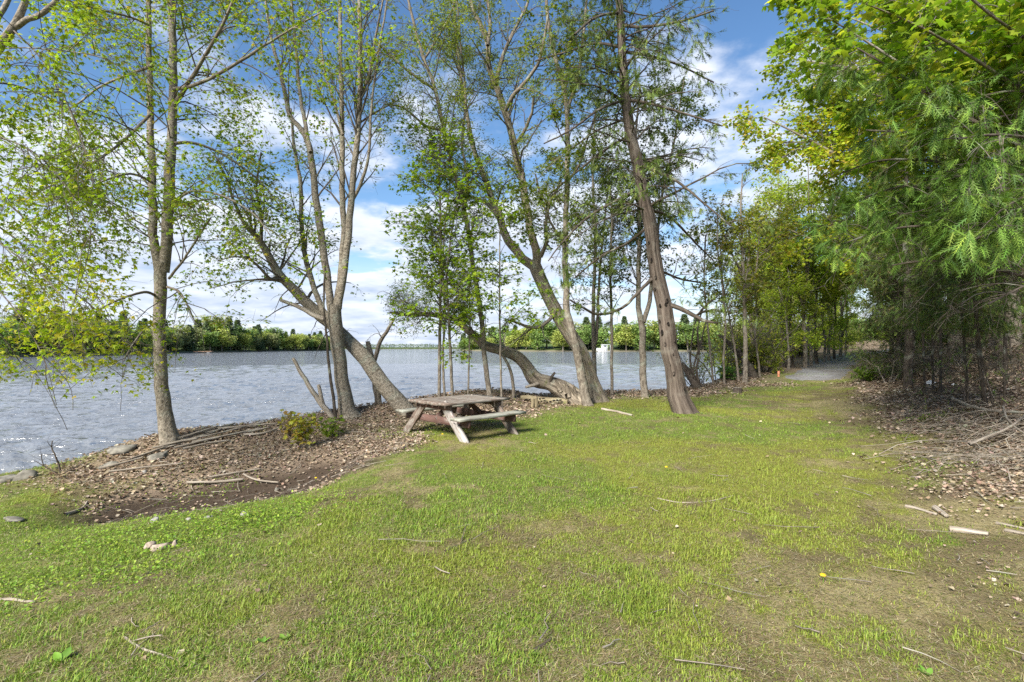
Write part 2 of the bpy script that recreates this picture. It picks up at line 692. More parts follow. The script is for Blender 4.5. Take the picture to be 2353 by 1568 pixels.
def mat_plain(name, col, rough=0.8, nscale=8.0, amt=0.25, spec=0.3):
    m, t, o = new_mat(name)
    tc = N(t, 'ShaderNodeTexCoord')
    n1 = N(t, 'ShaderNodeTexNoise')
    n1.inputs['Scale'].default_value = nscale
    n1.inputs['Detail'].default_value = 6
    L(t, tc, 'Object', n1, 'Vector')
    lo = tuple(c * (1 - amt) for c in col)
    hi = tuple(min(1, c * (1 + amt)) for c in col)
    c = ramp_node(t, n1.outputs[0], [(0.3, lo), (0.7, hi)])
    pr = N(t, 'ShaderNodeBsdfPrincipled')
    pr.inputs['Roughness'].default_value = rough
    pr.inputs['Specular IOR Level'].default_value = spec
    t.links.new(c, pr.inputs['Base Color'])
    b = N(t, 'ShaderNodeBump')
    b.inputs['Strength'].default_value = 0.4
    b.inputs['Distance'].default_value = 0.02
    t.links.new(n1.outputs[0], b.inputs['Height'])
    L(t, b, 0, pr, 'Normal')
    L(t, pr, 0, o, 0)
    return m


def mat_col(name, rough=0.9, spec=0.15):
    m, t, o = new_mat(name)
    at = N(t, 'ShaderNodeAttribute', attribute_name='Col')
    pr = N(t, 'ShaderNodeBsdfPrincipled')
    pr.inputs['Roughness'].default_value = rough
    pr.inputs['Specular IOR Level'].default_value = spec
    L(t, at, 'Color', pr, 'Base Color')
    L(t, pr, 0, o, 0)
    return m


def mat_ground():
    m, t, o = new_mat('ground_soil')
    at = N(t, 'ShaderNodeAttribute', attribute_name='Col')
    geo = N(t, 'ShaderNodeNewGeometry')
    n1 = N(t, 'ShaderNodeTexNoise')
    n1.inputs['Scale'].default_value = 55.0
    n1.inputs['Detail'].default_value = 5
    n1.inputs['Roughness'].default_value = 0.7
    L(t, geo, 'Position', n1, 'Vector')
    n2 = N(t, 'ShaderNodeTexNoise')
    n2.inputs['Scale'].default_value = 9.0
    n2.inputs['Detail'].default_value = 4
    L(t, geo, 'Position', n2, 'Vector')
    f = math_node(t, 'MULTIPLY_ADD', n1.outputs[0], 1.7, 0.15)
    f2 = math_node(t, 'MULTIPLY_ADD', n2.outputs[0], 0.8, 0.6)
    f = math_node(t, 'MULTIPLY', f, f2)
    vm = N(t, 'ShaderNodeVectorMath', operation='SCALE')
    L(t, at, 'Color', vm, 0)
    t.links.new(f, vm.inputs['Scale'])
    pr = N(t, 'ShaderNodeBsdfPrincipled')
    pr.inputs['Roughness'].default_value = 0.95
    pr.inputs['Specular IOR Level'].default_value = 0.1
    L(t, vm, 0, pr, 'Base Color')
    b = N(t, 'ShaderNodeBump')
    b.inputs['Strength'].default_value = 0.9
    b.inputs['Distance'].default_value = 0.02
    t.links.new(n1.outputs[0], b.inputs['Height'])
    L(t, b, 0, pr, 'Normal')
    L(t, pr, 0, o, 0)
    return m


def mat_water():
    m, t, o = new_mat('lake_water')
    geo = N(t, 'ShaderNodeNewGeometry')
    mp = N(t, 'ShaderNodeMapping')
    mp.inputs['Scale'].default_value = (0.45, 1.3, 1)
    mp.inputs['Rotation'].default_value = (0, 0, R(-9))
    L(t, geo, 'Position', mp, 'Vector')

    def nz(scale, det, rough, dis=0.0):
        n = N(t, 'ShaderNodeTexNoise')
        n.inputs['Scale'].default_value = scale
        n.inputs['Detail'].default_value = det
        n.inputs['Roughness'].default_value = rough
        n.inputs['Distortion'].default_value = dis
        L(t, mp, 0, n, 'Vector')
        return n.outputs[0]
    a = nz(2.1, 3, 0.5, 0.4)
    b_ = nz(7.0, 3, 0.55, 0.2)
    c_ = nz(0.22, 2, 0.5)
    h = math_node(t, 'MULTIPLY_ADD', b_, 0.22, a)
    amp = math_node(t, 'MULTIPLY_ADD', c_, 1.2, 0.35)
    h = math_node(t, 'MULTIPLY', h, amp)
    bp = N(t, 'ShaderNodeBump')
    bp.inputs['Strength'].default_value = 1.0
    bp.inputs['Distance'].default_value = 0.32
    t.links.new(h, bp.inputs['Height'])
    pr = N(t, 'ShaderNodeBsdfPrincipled')
    pr.inputs['Base Color'].default_value = (0.14, 0.148, 0.155, 1)  # paler than real water: bright cloud reflection partly put into the colour
    pr.inputs['Roughness'].default_value = 0.06
    pr.inputs['IOR'].default_value = 1.5
    L(t, bp, 0, pr, 'Normal')
    L(t, pr, 0, o, 0)
    return m


M_LEAF = mat_leaf('spring_leaf', trans=0.58)
M_CEDAR = mat_leaf('cedar_spray', trans=0.22, rough=0.6, boost=(1.0, 1.1, 0.6))
M_GRASS = mat_leaf('grass_blade', trans=0.25, rough=0.6)
M_FAR = mat_leaf('far_foliage', trans=0.25, rough=0.8)
M_LITTER = mat_leaf('dead_leaf', trans=0.10, rough=0.8, boost=(1, 0.9, 0.7))
M_MAPLE_BARK = mat_bark('maple_bark', (0.08, 0.065, 0.047), (0.25, 0.212, 0.16), (0.40, 0.355, 0.28), 24, 0.9, 0.9, dist=0.04)
M_GREY_BARK = mat_bark('grey_bark', (0.075, 0.06, 0.045), (0.195, 0.165, 0.128), (0.33, 0.29, 0.23), 30, 0.35, 0.8)
M_WILLOW = mat_bark('furrowed_bark', (0.07, 0.055, 0.04), (0.26, 0.215, 0.16), (0.42, 0.36, 0.27), 20, 0.16, 1.0, moss=0.35, dist=0.06)
M_CEDAR_BARK = mat_bark('cedar_bark', (0.035, 0.026, 0.02), (0.125, 0.098, 0.077), (0.235, 0.195, 0.155), 26, 0.05, 1.0, dist=0.07, lichen=(0.22, 0.20, 0.16))
M_DARK_BARK = mat_bark('dark_bark', (0.03, 0.024, 0.018), (0.085, 0.068, 0.052), (0.16, 0.135, 0.11), 30, 0.2, 0.7)
M_DEAD = mat_bark('dead_wood', (0.13, 0.105, 0.08), (0.32, 0.27, 0.21), (0.50, 0.45, 0.37), 40, 0.08, 0.7)
M_LOG = mat_bark('rotten_log', (0.06, 0.045, 0.03), (0.27, 0.22, 0.13), (0.42, 0.36, 0.24), 16, 0.10, 0.9, moss=0.6, dist=0.06)
M_TWIG = mat_bark('twig_bark', (0.06, 0.05, 0.04), (0.115, 0.095, 0.075), (0.2, 0.17, 0.14), 30, 0.2, 0.2)
M_GROUND = mat_ground()
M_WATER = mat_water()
M_ROCK = mat_plain('rock', (0.17, 0.155, 0.125), 0.95, 9, 0.55)
M_HOLE = mat_plain('hollow_wood', (0.012, 0.009, 0.007), 1.0, 20, 0.3)


# ------------------------------------------------------------------ ground
def ring_grid(angles, radii):
    a, r = np.meshgrid(angles, radii)
    na, nr = len(angles), len(radii)
    x, y = np.sin(a) * r, np.cos(a) * r
    i = np.arange(nr - 1)[:, None] * na + np.arange(na)[None, :]
    j = np.arange(nr - 1)[:, None] * na + (np.arange(na)[None, :] + 1) % na
    Q = np.stack([i, j, j + na, i + na], -1).reshape(-1, 4)[:, ::-1]
    return x.ravel(), y.ravel(), Q


def ground_color(x, y):
    lit, soil, pth, s, hd, n, n2 = masks(x, y)
    f3 = fbm(x - 40, y + 7, 4, 0.55)
    f4 = fbm(x + 5, y - 60, 4, 1.5)
    green = A([0.125, 0.158, 0.03])
    moss = A([0.18, 0.18, 0.036])
    straw = A([0.26, 0.215, 0.105])
    earth = A([0.135, 0.105, 0.055])
    litter = A([0.22, 0.165, 0.115])
    dark = A([0.060, 0.043, 0.030])
    lg = lawn_green(x, y, hd)[:, None]
    k = sstep(0.42, 0.62, f3)[:, None]
    c = green * (1 - k) + moss * k
    k = (sstep(0.40, 0.70, f4))[:, None]
    br = earth * (1 - k) + straw * k
    c = c * lg + br * (1 - lg)
    c = c * (1 - lit[:, None]) + litter * lit[:, None]
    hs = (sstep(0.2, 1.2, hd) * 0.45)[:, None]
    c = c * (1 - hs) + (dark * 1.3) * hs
    c = c * (1 - soil[:, None]) + dark * soil[:, None]
    wet = sstep(0.5, -0.1, s)[:, None] * 0.8
    c = c * (1 - wet) + A([0.10, 0.09, 0.07]) * wet
    return c


def build_ground():
    dense = np.radians(np.arange(-56, 56.01, 0.42))
    rest = np.radians(np.arange(60, 300.1, 6.0))
    ang = np.concatenate([dense, rest])
    rad = np.concatenate([[0.02, 0.6, 1.2], np.geomspace(1.7, 60, 250), [75, 100, 150, 260, 500, 1000, 2500, 6000]])
    x, y, Q = ring_grid(ang, rad)
    z = height(x, y)
    far = np.hypot(x, y) > 200
    z = np.where(far & (y > 0) & (shore_s(x, y) < 0), -3.5, z)
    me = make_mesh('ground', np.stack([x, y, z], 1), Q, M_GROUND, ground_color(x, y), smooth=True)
    link('ground', me, kind='structure')
    # gravel path: a sheet a little above the soil
    t = np.linspace(0, len(PATH) - 1, 200)
    i = np.minimum(t.astype(int), len(PATH) - 2)
    f = (t - i)[:, None]
    C = PATH[i] * (1 - f) + PATH[i + 1] * f
    T = nrm(np.gradient(C, axis=0))
    Nn = np.stack([T[:, 1], -T[:, 0]], 1)
    w = np.linspace(-1, 1, 41)
    hw = 1.45 + 0.25 * (fbm(t * 1.7, t * 0 + 3, 2) - 0.5)
    hw[:6] *= np.linspace(0.72, 1, 6)
    ex = (fbm(t * 5.0, t * 0 + 8, 3) - 0.5) * 0.5
    Pp = C[:, None, :] + Nn[:, None, :] * (w[None, :, None] * hw[:, None, None] + ex[:, None, None] * (np.abs(w)[None, :, None] > 0.8))
    x, y = Pp[..., 0].ravel(), Pp[..., 1].ravel()
    edge = np.tile(np.abs(w), len(t))
    en = np.repeat(sstep(0.9, 0.0, t), 41)
    z = height(x, y) + 0.022 - 0.11 * sstep(0.55, 1.0, np.maximum(edge, 0.75 * en + 0.25 * edge) + 0.55 * (fbm(x, y, 4, 1.6) - 0.5)) + 0.012 * (fbm(x, y, 3, 6.0) - 0.5)
    idx = np.arange(len(t) * 41).reshape(len(t), 41)
    Q = np.stack([idx[:-1, :-1], idx[:-1, 1:], idx[1:, 1:], idx[1:, :-1]], -1).reshape(-1, 4)
    g = 0.20 + 0.10 * (fbm(x, y, 4, 1.2) - 0.5)
    dk = (0.35 * sstep(0.5, 0.62, fbm(x + 4, y, 4, 1.1)))[:, None]
    col = np.stack([g * 1.03, g * 1.0, g * 0.98], 1) * (1 - dk) + A([[0.13, 0.105, 0.075]]) * dk
    link('gravel_path', make_mesh('gravel_path', np.stack([x, y, z], 1), Q, M_GROUND, col, smooth=True), kind='structure')
    # lake
    ang = np.concatenate([np.radians([-88, -75, -65]), np.radians(np.linspace(-56, 56, 300)), np.radians([65, 75, 88])])
    rad = np.concatenate([[2.0, 5.0], np.geomspace(8.5, 80, 270), np.geomspace(95, 5500, 40)])
    a, r = np.meshgrid(ang, rad)
    x, y = (np.sin(a) * r).ravel(), (np.cos(a) * r).ravel()
    rr = r.ravel()
    rg = np.random.RandomState(77)
    z = np.zeros_like(x)
    for k in range(30):
        wl = 0.30 * 1.06 ** k * (0.9 + 0.2 * rg.rand())
        th = R(-98) + rg.normal() * 0.30
        kx, ky = math.cos(th) * 2 * math.pi / wl, math.sin(th) * 2 * math.pi / wl
        am = 0.0110 * wl ** 0.6
        fade = sstep(5.0, 2.2, rr * 0.0115 * 6.0 / wl)
        ph = x * kx + y * ky + rg.rand() * 6.28 + 0.8 * np.sin(x * 0.31 * rg.rand() + y * 0.23)
        z += am * fade * (np.sin(ph) + 0.25 * np.cos(2 * ph))
    gust = 0.55 + 0.9 * fbm(x * 0.35 + 40, y + 11, 3, 0.12)
    z *= gust * sstep(7.5, 9.0, rr)
    na = len(ang)
    idx = np.arange(len(rad) * na).reshape(len(rad), na)
    Q = np.stack([idx[:-1, :-1], idx[1:, :-1], idx[1:, 1:], idx[:-1, 1:]], -1).reshape(-1, 4)
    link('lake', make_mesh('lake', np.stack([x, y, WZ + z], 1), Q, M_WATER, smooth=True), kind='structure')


build_ground()


# ------------------------------------------------------------------ grass, litter
def sample_ground(rg, n, r0, r1, pw, amax=50):
    a = np.radians((rg.rand(n) * 2 - 1) * amax)
    u = rg.rand(n)
    e = 1 - pw
    r = (r0 ** e + u * (r1 ** e - r0 ** e)) ** (1 / e)
    return np.sin(a) * r / np.cos(a * 0.6), np.cos(a) * r / np.cos(a * 0.6)


def build_grass():
    rg = np.random.RandomState(11)
    n = 560000
    x, y = sample_ground(rg, n, 1.7, 24, 1.1, 47)
    lit, soil, pth, s, hd, nn, n2 = masks(x, y)
    f3 = fbm(x - 40, y + 7, 4, 0.55)
    pat = fbm(x + 3, y + 21, 4, 2.4)
    lush = lawn_green(x, y, hd)
    bare = 1 - lush
    d = (1 - 0.97 * lit) * (1 - 0.96 * soil) * (1 - pth) * (0.16 + 0.84 * lush) * (s > 0.25)
    keep = rg.rand(n) < d
    x, y, pat, lush, hd, bare, n2 = x[keep], y[keep], pat[keep], lush[keep], hd[keep], bare[keep], n2[keep]
    n = len(x)
    dist = np.hypot(x, y)
    dry = rg.rand(n) < np.clip(0.40 - 0.25 * lush + 0.3 * bare, 0.05, 0.9)
    h = (0.018 + 0.026 * rg.rand(n) ** 1.5) * (0.8 + 0.5 * sstep(0.5, 0.7, pat)) * (0.8 + 0.35 * lush)
    tall = rg.rand(n) < 0.004 + 0.09 * sstep(0.62, 0.74, pat)
    h = np.where(tall, h * 2.1, h) * (1 + 0.35 * sstep(6, 16, dist))
    w = 0.0016 + 0.0011 * rg.rand(n)
    w = w * (1 + 1.3 * sstep(3, 16, dist))
    az = rg.rand(n) * 6.283
    lean = np.where(dry, 1.1 + 0.45 * rg.rand(n), 0.15 + 0.75 * rg.rand(n))
    dx, dy = np.cos(az), np.sin(az)
    sx, sy = -dy, dx
    z = height(x, y)
    l1, l2 = h * 0.55, h * 0.5
    a2 = lean + 0.35 + 0.4 * rg.rand(n)
    h0 = np.stack([x, y, z - 0.003], 1)
    m = h0 + np.stack([dx * np.sin(lean) * l1, dy * np.sin(lean) * l1, np.cos(lean) * l1 + 0.004], 1)
    t = m + np.stack([dx * np.sin(a2) * l2, dy * np.sin(a2) * l2, np.maximum(np.cos(a2), -0.1) * l2], 1)
    sd_ = np.stack([sx, sy, 0 * sx], 1) * w[:, None]
    V = np.stack([h0 - sd_, h0 + sd_, m + sd_ * 0.8, m - sd_ * 0.8, t], 1).reshape(-1, 3)
    b = (np.arange(n) * 5)[:, None]
    nr = dist < 6.0
    Q = b[nr] + A([[0, 1, 2, 3]])
    T = np.concatenate([b[nr] + A([[3, 2, 4]]), b[~nr] + A([[0, 1, 4]])])
    cg = palette(rg, n, [(0.16, 0.265, 0.026), (0.21, 0.295, 0.034), (0.12, 0.21, 0.022), (0.27, 0.305, 0.048)], [3, 3, 2, 2], 0.2)
    cd = palette(rg, n, [(0.33, 0.26, 0.125), (0.25, 0.18, 0.085), (0.40, 0.34, 0.19), (0.19, 0.13, 0.065)], None, 0.16)
    yl = sstep(0.42, 0.62, f3[keep])[:, None]
    cg = cg * (1 - 0.5 * yl) + A([[0.27, 0.29, 0.04]]) * 0.5 * yl
    c = np.where(dry[:, None], cd, cg)
    # flat thatch of dead blades between the living ones
    k = 360000
    x2, y2 = sample_ground(rg, k, 1.7, 24, 1.15, 47)
    lit2, soil2, pth2, s2, hd2, _, _ = masks(x2, y2)
    th = fbm(x2 + 60, y2 - 20, 3, 1.6)
    ok = (rg.rand(k) < (1 - 0.9 * lit2) * (1 - 0.8 * soil2) * (1 - pth2) * (0.55 + 0.45 * sstep(0.4, 0.6, th)) * (1 - 0.45 * lawn_green(x2, y2, hd2))) & (s2 > 0.25)
    x2, y2 = x2[ok], y2[ok]
    k = len(x2)
    d2 = np.hypot(x2, y2)
    a = rg.rand(k) * 6.283
    le = (0.025 + 0.05 * rg.rand(k)) * (1 + 0.4 * sstep(5, 14, d2))
    wd = (0.0012 + 0.0012 * rg.rand(k)) * (1 + 1.8 * sstep(3, 16, d2))
    z2 = height(x2, y2) + 0.004 + 0.010 * rg.rand(k)
    o0 = np.stack([x2, y2, z2], 1)
    dv = np.stack([np.cos(a) * le, np.sin(a) * le, (rg.rand(k) - 0.3) * 0.022], 1)
    sv = np.stack([-np.sin(a) * wd, np.cos(a) * wd, 0 * wd], 1)
    V2 = np.stack([o0 - sv, o0 + sv, o0 + dv], 1).reshape(-1, 3)
    T2 = (np.arange(k) * 3)[:, None] + A([[0, 1, 2]]) + len(V)
    c2 = palette(rg, k, [(0.32, 0.265, 0.14), (0.24, 0.185, 0.095), (0.42, 0.36, 0.22), (0.17, 0.125, 0.065), (0.20, 0.21, 0.05), (0.15, 0.19, 0.035)], [3, 3, 2, 2, 2, 2], 0.18)
    V = np.concatenate([V, V2])
    T = np.concatenate([T, T2])
    me = make_mesh('grass', V, [Q, T], M_GRASS, np.concatenate([np.repeat(c, 5, 0), np.repeat(c2, 3, 0)]))
    o = link('grass', me)
    tag(o, 'short patchy spring grass mixed with dry straw over the lawn', 'grass', kind='stuff')


CURL = (A([(0, 0, 0.25), (0.42, 0.35, 0.05), (0.12, 0.5, 0.0), (0, 1, 0.35), (-0.40, 0.45, 0.22), (0.25, 0.85, 0.1)], float),
        A([(0, 1, 2), (2, 1, 5), (2, 5, 3), (0, 2, 4), (2, 3, 4)]))


def build_litter():
    rg = np.random.RandomState(5)
    n = 260000
    x, y = sample_ground(rg, n, 3.0, 30, 0.9, 50)
    lit, soil, pth, s, hd, nn, n2 = masks(x, y)
    d = np.clip(lit * (1 - 0.90 * soil), 0.0012, 1) * (1 - pth) * (s > -0.1) * sstep(9, 6, hd)
    keep = rg.rand(n) < d
    x, y, hd = x[keep], y[keep], hd[keep]
    n = len(x)
    dist = np.hypot(x, y)
    az = rg.rand(n) * 6.283
    fw = np.stack([np.cos(az), np.sin(az), rg.normal(size=n) * 0.20], 1)
    Mx = frames(rg, fw, 0.34)
    pos = np.stack([x, y, height(x, y) + 0.006 + 0.02 * rg.rand(n)], 1)
    sc = (0.024 + 0.042 * rg.rand(n) ** 1.5) * (1 + 0.45 * sstep(7, 20, dist))
    sc = sc * (0.68 + 0.32 * sstep(4, 10, dist))
    col = palette(rg, n, [(0.32, 0.24, 0.16), (0.23, 0.165, 0.105), (0.42, 0.34, 0.245), (0.14, 0.10, 0.065), (0.35, 0.28, 0.21), (0.27, 0.20, 0.14)], [3, 3, 2, 2, 2, 2], 0.16)
    V, Fc, C = scatter(CURL, pos, Mx, sc, col)
    o = link('leaf_litter', make_mesh('leaf_litter', V, Fc, M_LITTER, C))
    tag(o, 'brown fallen leaves lying on the bank and the wooded slope', 'leaves', kind='stuff')
    # fine dead twigs
    n = 9000
    x, y = sample_ground(rg, n, 2.2, 24, 0.9, 50)
    lit, soil, pth, s, hd, nn, n2 = masks(x, y)
    d = np.clip(np.maximum(lit, 0.8 * soil), 0.022, 1) * (1 - pth) * (s > -0.3) * sstep(8, 5, hd)
    keep = rg.rand(n) < d * 0.8
    x, y = x[keep], y[keep]
    n = len(x)
    az = rg.rand(n) * 6.283
    le = 0.12 + 0.45 * rg.rand(n) ** 2.2
    K = 4
    P = np.empty((n, K, 3))
    for j in range(K):
        f = j / (K - 1) - 0.5
        P[:, j, 0] = x + np.cos(az) * le * f + rg.normal(size=n) * le * 0.04
        P[:, j, 1] = y + np.sin(az) * le * f + rg.normal(size=n) * le * 0.04
    P[..., 2] = height(P[..., 0].ravel(), P[..., 1].ravel()).reshape(n, K) + 0.012 + 0.03 * rg.rand(n, 1) + 0.012 * rg.rand(n, K)
    Rr = (0.0028 + 0.004 * rg.rand(n) ** 2)[:, None] * np.linspace(1, 0.5, K)[None]
    V, Q, B = tubes(P, Rr, 3)
    o = link('fallen_twigs', make_mesh('fallen_twigs', V, Q, M_DEAD, bk=B))
    tag(o, 'thin dead twigs strewn over the leaf litter', 'twigs', kind='stuff')


def build_weeds():
    """low leafy weeds: clover-like patches by the hollow and along the bank"""
    rg = np.random.RandomState(23)
    cs = []
    for (px, py, nn, sp) in [(470, 1225, 330, .6), (330, 1235, 300, .6), (620, 1192, 260, .4), (150, 1280, 240, .8), (420, 1130, 120, .5), (520, 1110, 90, .5), (250, 1240, 220, .7),
                             (60, 1180, 160, .7), (700, 1160, 120, .35), (930, 1000, 90, .35), (800, 985, 60, .4), (560, 975, 50, .5), (660, 965, 50, .5),
                             (1270, 915, 90, 1.0), (1420, 915, 90, .9), (1180, 925, 60, .6), (1850, 862, 120, .5), (1990, 870, 200, .5), (1930, 848, 120, .6),
                             (2110, 968, 90, .22), (2165, 955, 60, .2), (2140, 1075, 40, .3), (300, 1330, 160, .35), (70, 1350, 260, .45)]:
        c = G(px, py)
        k = int(nn * 0.55)
        p = np.stack([c[0] + rg.normal(size=k) * sp, c[1] + rg.normal(size=k) * sp * 0.6], 1)
        cs.append(p)
    p = np.concatenate(cs)
    p = p[shore_s(p[:, 0], p[:, 1]) > 0.2]
    n = len(p)
    z = height(p[:, 0], p[:, 1])
    m = 6
    pos = np.repeat(np.stack([p[:, 0], p[:, 1], z], 1), m, 0)
    N_ = n * m
    az = rg.rand(N_) * 6.283
    el = 0.2 + 0.9 * rg.rand(N_)
    fw = np.stack([np.cos(az) * np.cos(el), np.sin(az) * np.cos(el), np.sin(el)], 1)
    hgt = 0.02 + 0.07 * rg.rand(N_)
    pos = pos + fw * hgt[:, None]
    Mx = frames(rg, fw * A([1, 1, 0.4]), 0.35)
    sc = 0.014 + 0.020 * rg.rand(N_)
    col = palette(rg, N_, [(0.19, 0.30, 0.028), (0.14, 0.24, 0.024), (0.25, 0.33, 0.035)], None, 0.15)
    V, Fc, C = scatter(KITE, pos, Mx, sc, col)
    o = link('weeds', make_mesh('weeds', V, Fc, M_GRASS, C))
    tag(o, 'bright green low weeds round the hollow and along the bank', 'weeds', kind='stuff')


build_grass()
build_litter()
build_weeds()


# ------------------------------------------------------------------ picnic table
def mat_wood(name, base, worn, amt=0.5, seed=0.0):
    m, t, o = new_mat(name)
    tc = N(t, 'ShaderNodeTexCoord')
    mp = N(t, 'ShaderNodeMapping')
    mp.inputs['Scale'].default_value = (1.2, 22, 22)
    mp.inputs['Location'].default_value = (seed, seed * 1.7, 0)
    L(t, tc, 'Object', mp, 'Vector')
    n1 = N(t, 'ShaderNodeTexNoise')
    n1.inputs['Scale'].default_value = 2.2
    n1.inputs['Detail'].default_value = 7
    n1.inputs['Roughness'].default_value = 0.7
    L(t, mp, 0, n1, 'Vector')
    mp2 = N(t, 'ShaderNodeMapping')
    mp2.inputs['Scale'].default_value = (2.0, 7, 7)
    mp2.inputs['Location'].default_value = (seed * 3, seed, 1)
    L(t, tc, 'Object', mp2, 'Vector')
    n2 = N(t, 'ShaderNodeTexNoise')
    n2.inputs['Scale'].default_value = 1.6
    n2.inputs['Detail'].default_value = 8
    n2.inputs['Roughness'].default_value = 0.75
    L(t, mp2, 0, n2, 'Vector')
    f = ramp_bw(t, n2.outputs[0], 0.62 - 0.30 * amt, 0.80 - 0.30 * amt)
    c1 = ramp_node(t, n1.outputs[0], [(0.3, tuple(c * 0.55 for c in base)), (0.7, tuple(c * 1.3 for c in base))])
    c2 = ramp_node(t, n1.outputs[0], [(0.28, tuple(c * 0.40 for c in worn)), (0.5, tuple(c * 0.9 for c in worn)), (0.72, tuple(c * 1.2 for c in worn))])
    mx = N(t, 'ShaderNodeMix', data_type='RGBA')
    t.links.new(f, mx.inputs[0])
    t.links.new(c1, mx.inputs[6])
    t.links.new(c2, mx.inputs[7])
    pr = N(t, 'ShaderNodeBsdfPrincipled')
    pr.inputs['Roughness'].default_value = 0.8
    pr.inputs['Specular IOR Level'].default_value = 0.2
    t.links.new(mx.outputs[2], pr.inputs['Base Color'])
    b = N(t, 'ShaderNodeBump')
    b.inputs['Strength'].default_value = 0.7
    b.inputs['Distance'].default_value = 0.008
    t.links.new(n1.outputs[0], b.inputs['Height'])
    L(t, b, 0, pr, 'Normal')
    L(t, pr, 0, o, 0)
    return m


def board_mesh(name, lx, ly, lz, mat, bev=0.006, seg=8, seed=0, sag=0.0):
    """a plank along x, centred, slightly worn edges"""
    rg = np.random.RandomState(seed)
    prof = A([(-1, -1), (1, -1), (1, 1), (-1, 1)], float)
    ring = []
    for (a, b) in prof:
        ca, cb = a * ly / 2, b * lz / 2
        p1 = (ca - a * bev, cb) if a * b > 0 else (ca, cb - b * bev)
        p2 = (ca, cb - b * bev) if a * b > 0 else (ca - a * bev, cb)
        ring += [p2, p1] if False else [p1, p2]
    # order the octagon by angle
    ring = sorted(ring, key=lambda p: math.atan2(p[1] / lz, p[0] / ly))
    ring = A(ring)
    m = len(ring)
    V = []
    for i in range(seg + 1):
        x = -lx / 2 + lx * i / seg
        j = rg.normal(size=(m, 2)) * 0.0016
        e = 1.0 if 0 < i < seg else 0.985
        for q in range(m):
            V.append((x + (rg.normal() * 0.003 if i in (0, seg) else 0), ring[q, 0] * e + j[q, 0], ring[q, 1] * e + j[q, 1] - sag * (1 - (2 * i / seg - 1) ** 2)))
    Q = []
    for i in range(seg):
        for q in range(m):
            a, b = i * m + q, i * m + (q + 1) % m
            Q.append((a, b, b + m, a + m))
    caps = A([tuple(range(m))[::-1], tuple(seg * m + q for q in range(m))])
    return make_mesh(name, A(V), [A(Q), caps], mat)


def build_table():
    u = A([0.707, 0.707])
    v = A([-0.707, 0.707])       # away from the camera, to the left
    cu, cn = 5.86, 7.20
    c = u * cu + v * cn
    gz = 0.16
    root = thing('picnic_table', 'weathered brown wooden picnic table with two grey benches on the bank', 'table', (c[0], c[1], gz), R(45))
    brown = mat_wood('worn_brown_wood', (0.15, 0.105, 0.08), (0.30, 0.265, 0.22), 0.75, 1.0)
    brown2 = mat_wood('brown_painted_wood', (0.13, 0.075, 0.06), (0.27, 0.235, 0.20), 0.45, 4.0)
    grey = mat_wood('grey_bench_wood', (0.22, 0.19, 0.15), (0.33, 0.33, 0.27), 0.8, 7.0)
    pale = mat_wood('pale_leg_wood', (0.16, 0.10, 0.08), (0.42, 0.39, 0.35), 0.85, 2.0)
    Lt, Wt, ht, hb = 1.50, 1.06, 0.62, 0.405
    np_ = 6
    pw = Wt / np_
    for i in range(np_):
        o = link('tabletop_plank', board_mesh('tabletop_plank', Lt + 0.03 * math.sin(i * 2.3), pw - 0.012, 0.042, brown, 0.006, 10, i), root)
        o.location = (0.01 * math.cos(i * 3.1), (i + 0.5) * pw - Wt / 2, ht - 0.021 + 0.003 * math.sin(i * 1.9))
    for sx in (-1, 1):
        o = link('tabletop_cleat', board_mesh('tabletop_cleat', Wt - 0.10, 0.045, 0.085, brown2, 0.005, 6, 40 + sx), root)
        o.location = (sx * 0.57, 0, ht - 0.088)
        o.rotation_euler = (0, 0, R(90))
    for sy, m in ((-1, grey), (1, grey)):
        o = link('bench', board_mesh('bench', Lt + 0.02, 0.255, 0.042, m, 0.006, 10, 60 + sy, 0.004), root)
        o.location = (0.02, sy * 0.80, hb - 0.021)
    for sx in (-1, 1):
        o = link('bench_support', board_mesh('bench_support', 1.80, 0.045, 0.125, brown2, 0.006, 8, 50 + sx), root)
        o.location = (sx * 0.515, 0, hb - 0.106)
        o.rotation_euler = (0, 0, R(90))
        for sy in (-1, 1):
            dy, dz = 0.56, ht - 0.045
            ln = math.hypot(dy, dz) + 0.10
            m = pale if (sx < 0 and sy < 0) else brown
            o = link('leg', board_mesh('leg', ln, 0.045, 0.155, m, 0.006, 8, 70 + sx * 3 + sy), root)
            top_y, bot_y = 0.30 * sy, 0.86 * sy
            o.location = (sx * 0.565, (top_y + bot_y) / 2, (ht - 0.045) / 2 - 0.02)
            ang = math.atan2(-(ht - 0.045), (bot_y - top_y))
            # local x -> along leg in the y-z plane, local y -> table x
            ex = Vector((0, math.cos(ang), math.sin(ang)))
            ey = Vector((1, 0, 0))
            ez = ex.cross(ey)
            from mathutils import Matrix
            o.rotation_euler = Matrix((ex, ey, ez)).transposed().to_euler()
        # diagonal brace from the middle of the support to the tabletop
        ex = Vector((-sx * 0.40, 0, 0.30)).normalized()
        ey = Vector((0, 1, 0))
        ez = ex.cross(ey)
        o = link('brace', board_mesh('brace', 0.46, 0.045, 0.085, brown2, 0.005, 5, 90 + sx), root)
        o.location = (sx * 0.36, 0.03 * sx, ht - 0.17)
        o.rotation_euler = Matrix((ex, ey, ez)).transposed().to_euler()
    for sx in (-1, 1):
        for sy in (-1, 1):
            P = A([[(sx * 0.612, sy * 0.62, hb - 0.10), (sx * 0.62, sy * 0.62, hb - 0.10)]])
            V, Q, B = tubes(P, A([[0.012, 0.011]]), 8)
            link('bolt', make_mesh('bolt', V, [Q, A([tuple(range(8, 16))])], M_HOLE), root)


build_table()


